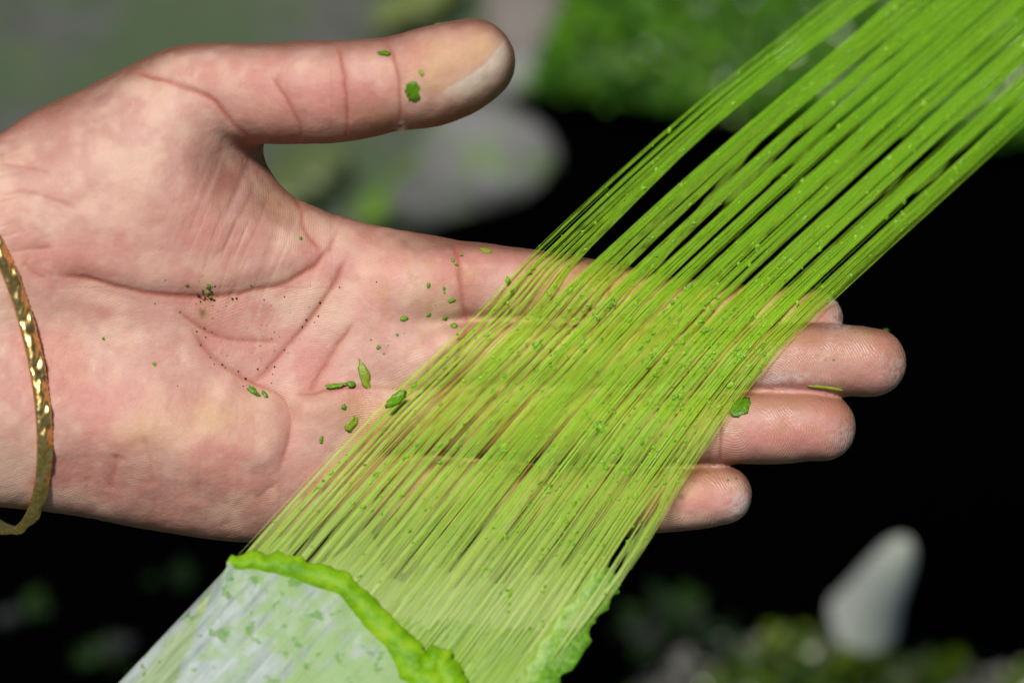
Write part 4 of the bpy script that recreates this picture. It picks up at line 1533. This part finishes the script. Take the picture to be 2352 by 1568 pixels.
def stone(px_, py_, rx, ry, h, col, label, seed, ang=0, zw=0.0, pointy=0.0, name='stone', mossy=0.0):
    c = ground_at(px_, py_, zw)
    v_, f_ = subdiv(ICO3_V, ICO3_F)
    n = fbm(v_[:, 0] * 1.6 + seed, v_[:, 1] * 1.6, v_[:, 2] * 1.6, seed=seed, octaves=3)
    r = 0.78 + 0.45 * n
    v_ = v_ * r[:, None]
    if pointy:
        tt = np.clip((v_[:, 2] + 0.8) / 1.8, 0, 1)
        k = 1 - pointy * tt ** 1.3
        v_[:, 0] *= k
        v_[:, 1] *= k
    v_ = v_ * np.array([rx, ry, h]) * 1.14
    v_[:, 2] += h * 0.55
    me = mesh_from(name, v_, f_)
    M = Mat('stone')
    tc = M.obj()
    c1 = M.ramp(M.noise(90, 4, 0.6, tc), [(0.3, col * 0.8), (0.7, col * 1.12)])
    if mossy:
        c1 = M.mix(M.ramp(M.noise(60, 3, 0.6, tc), [(0.5, 0.0), (0.62, mossy)]), c1, srgb(92, 124, 44))
    o = link(name, me, M.finish(M.bsdf(c1, 0.75, M.bump(M.noise(160, 4, 0.6, tc), 0.5, 0.002), 0.35).outputs[0]))
    o.location = c
    o.rotation_euler = (0, 0, math.radians(ang))
    tag(o, label, 'stone')
    return o
stone(1120, 410, 0.022, 0.026, 0.020, srgb(126, 124, 124), 'rounded grey stone at the edge of the black cloth', 68, 55, 0.0, mossy=0.85)
stone(1010, 470, 0.020, 0.014, 0.010, srgb(92, 92, 92), 'low dark grey stone half under the edge of the cloth', 66, 10, 0.0, mossy=0.6)
stone(1215, 70, 0.016, 0.022, 0.010, srgb(128, 120, 114), 'flat pale stone beside the green heap', 62, 30, 0.0)
stone(1190, 215, 0.011, 0.012, 0.012, srgb(140, 140, 138), 'small grey stone touching the corner of the green heap', 63, 0, 0.0, mossy=0.7)
def pointed_stone():
    base_p = ground_at(1978, 1425, 0.012)
    n, m = 26, 40
    hs = np.linspace(0, 1, n)
    prof = np.interp(hs, [0, 0.1, 0.35, 0.6, 0.78, 0.90, 0.97, 1.0], [0.0225, 0.0195, 0.0160, 0.0135, 0.0112, 0.0082, 0.0045, 0.0004])
    th = np.linspace(0, 2 * math.pi, m, endpoint=False)
    H, T_ = np.meshgrid(hs, th, indexing='ij')
    r = prof[:, None] * (0.94 + 0.10 * fbm(np.cos(T_) * 1.3 + 4, np.sin(T_) * 1.3, H * 2.5, seed=641))
    V = np.stack([0.60 * r * np.cos(T_) + 0.0080 * H ** 1.1, r * np.sin(T_) * 0.6, H * 0.056], axis=-1).reshape(-1, 3)
    I = np.arange(n - 1)[:, None] * m
    J = np.arange(m)[None, :]
    F = np.stack([I + J, I + (J + 1) % m, I + m + (J + 1) % m, I + m + J], axis=2).reshape(-1, 4)
    F = [tuple(f) for f in F.tolist()] + [tuple(range(m - 1, -1, -1)), tuple(range((n - 1) * m, n * m))]
    M = Mat('pale_stone')
    tc = M.obj()
    c = M.ramp(M.noise(80, 4, 0.6, tc), [(0.3, srgb(232, 230, 228)), (0.7, srgb(244, 242, 240))])
    o = link('stone', mesh_from('stone', V, F), M.finish(M.bsdf(c, 0.7, M.bump(M.noise(160, 4, 0.6, tc), 0.4, 0.002), 0.35).outputs[0]))
    o.location = base_p
    tag(o, 'pale pointed stone standing on the black cloth', 'stone')
pointed_stone()

# a shred of leaf and its smears on the ground behind the thumb
def ground_strip(pts, width, label, col, name='leaf_strip'):
    p = catmull(pts, 8)
    w = np.array([ground_at(a, b, 0.006) for a, b in p])
    t = np.gradient(w, axis=0)
    t /= np.linalg.norm(t, axis=1)[:, None]
    side = np.stack([-t[:, 1], t[:, 0], t[:, 2] * 0], axis=1)
    s = np.linspace(0, 1, len(p))
    wd = width * np.sin(np.pi * np.clip(s * 0.94 + 0.03, 0, 1)) ** 0.5 * (0.7 + 0.6 * vnoise(s * 9, s * 0, seed=531))
    cols = []
    for k in np.linspace(-1, 1, 5):
        q = w + side * (wd * k)[:, None]
        q[:, 2] += 0.002 * (1 - k * k) + 0.002 * vnoise(s * 12, s * 0 + k, seed=533)
        cols.append(q)
    top = np.stack(cols, axis=1)
    me = mesh_from(name, top.reshape(-1, 3), grid_faces(len(p), 5))
    M = Mat('leaf_strip')
    c = M.ramp(M.noise(200, 3, 0.6, M.obj()), [(0.3, col * 0.7), (0.7, col * 1.2)])
    o = link(name, me, M.finish(M.bsdf(c, 0.4, None, 0.4).outputs[0]))
    sm = o.modifiers.new('thick', 'SOLIDIFY')
    sm.thickness = 0.0012
    tag(o, label, 'leaf')
ground_strip([(820, 520), (880, 470), (950, 410), (1010, 350), (1060, 290)], 0.007, 'green leaf strip on the ground between thumb and index finger', srgb(92, 124, 34))
ground_strip([(620, 470), (680, 420), (730, 380), (790, 350)], 0.012, 'broad dull green leaf strip below the thumb crotch', srgb(88, 100, 58))
ground_strip([(860, 60), (930, 20), (1010, -10), (1060, -60)], 0.008, 'dull green leaf strip on the ground above the thumb', srgb(108, 120, 60))

# mossy edge along the near side of the cloth
def make_moss():
    r = np.random.default_rng(9)
    pts, px_l = [], []
    while len(pts) < 900:
        a, b = r.uniform(1250, 2600), r.uniform(1440, 1900)
        edge = np.interp(a, [1250, 1450, 1600, 1800, 2000, 2352, 2600], [1640, 1560, 1470, 1440, 1465, 1520, 1560])
        if b < edge + 8 or vnoise(a / 90, b / 60, seed=541) < 0.45:
            continue
        p = ground_at(a, b, 0.006)
        pts.append((p.x, p.y, 0.002 + r.uniform(0, 0.014)))
    o = scraps('moss', np.array(pts), 0.004, None, [srgb(58, 82, 8), srgb(92, 108, 12), srgb(32, 64, 6), srgb(72, 94, 24)], seed=11)
    o['label'] = 'clumps of green moss along the near edge of the cloth'
    o['category'] = 'moss'
    pts = []
    while len(pts) < 700:
        a, b = r.uniform(1350, 2600), r.uniform(1440, 1900)
        edge = np.interp(a, [1250, 1450, 1600, 1800, 2000, 2352, 2600], [1640, 1560, 1470, 1440, 1465, 1520, 1560])
        if b < edge:
            continue
        p = ground_at(a, b, 0.003)
        pts.append((p.x, p.y, 0.001 + r.uniform(0, 0.003)))
    o = scraps('gravel', np.array(pts), 0.003, None, [srgb(120, 118, 112), srgb(90, 90, 86), srgb(140, 138, 134)], seed=12)
    o['label'] = 'grey gravel between the moss clumps'
    o['category'] = 'gravel'
make_moss()

# dim litter on the cloth
def make_litter():
    r = np.random.default_rng(31)
    pts = []
    for cx, cy, n_ in ((240, 1480, 5), (90, 1400, 4), (330, 1540, 5), (1560, 1400, 12), (1480, 1470, 10), (1620, 1470, 8), (400, 1330, 3)):
        for _ in range(n_):
            p = ground_at(cx + r.normal(0, 38), cy + r.normal(0, 22), 0.02)
            pts.append((p.x, p.y, 0.018 + r.uniform(0, 0.004)))
    o = scraps('litter', np.array(pts), 0.005, None, [srgb(20, 44, 10), srgb(30, 54, 12), srgb(44, 46, 46), srgb(16, 36, 10)], seed=32)
    o.data.materials.clear()
    M = Mat('litter')
    o.data.materials.append(M.finish(M.bsdf(M.attr('Col'), 0.7, None, 0.15).outputs[0]))
    o['label'] = 'dim leaf litter scattered over the black cloth'
    o['category'] = 'litter'
make_litter()
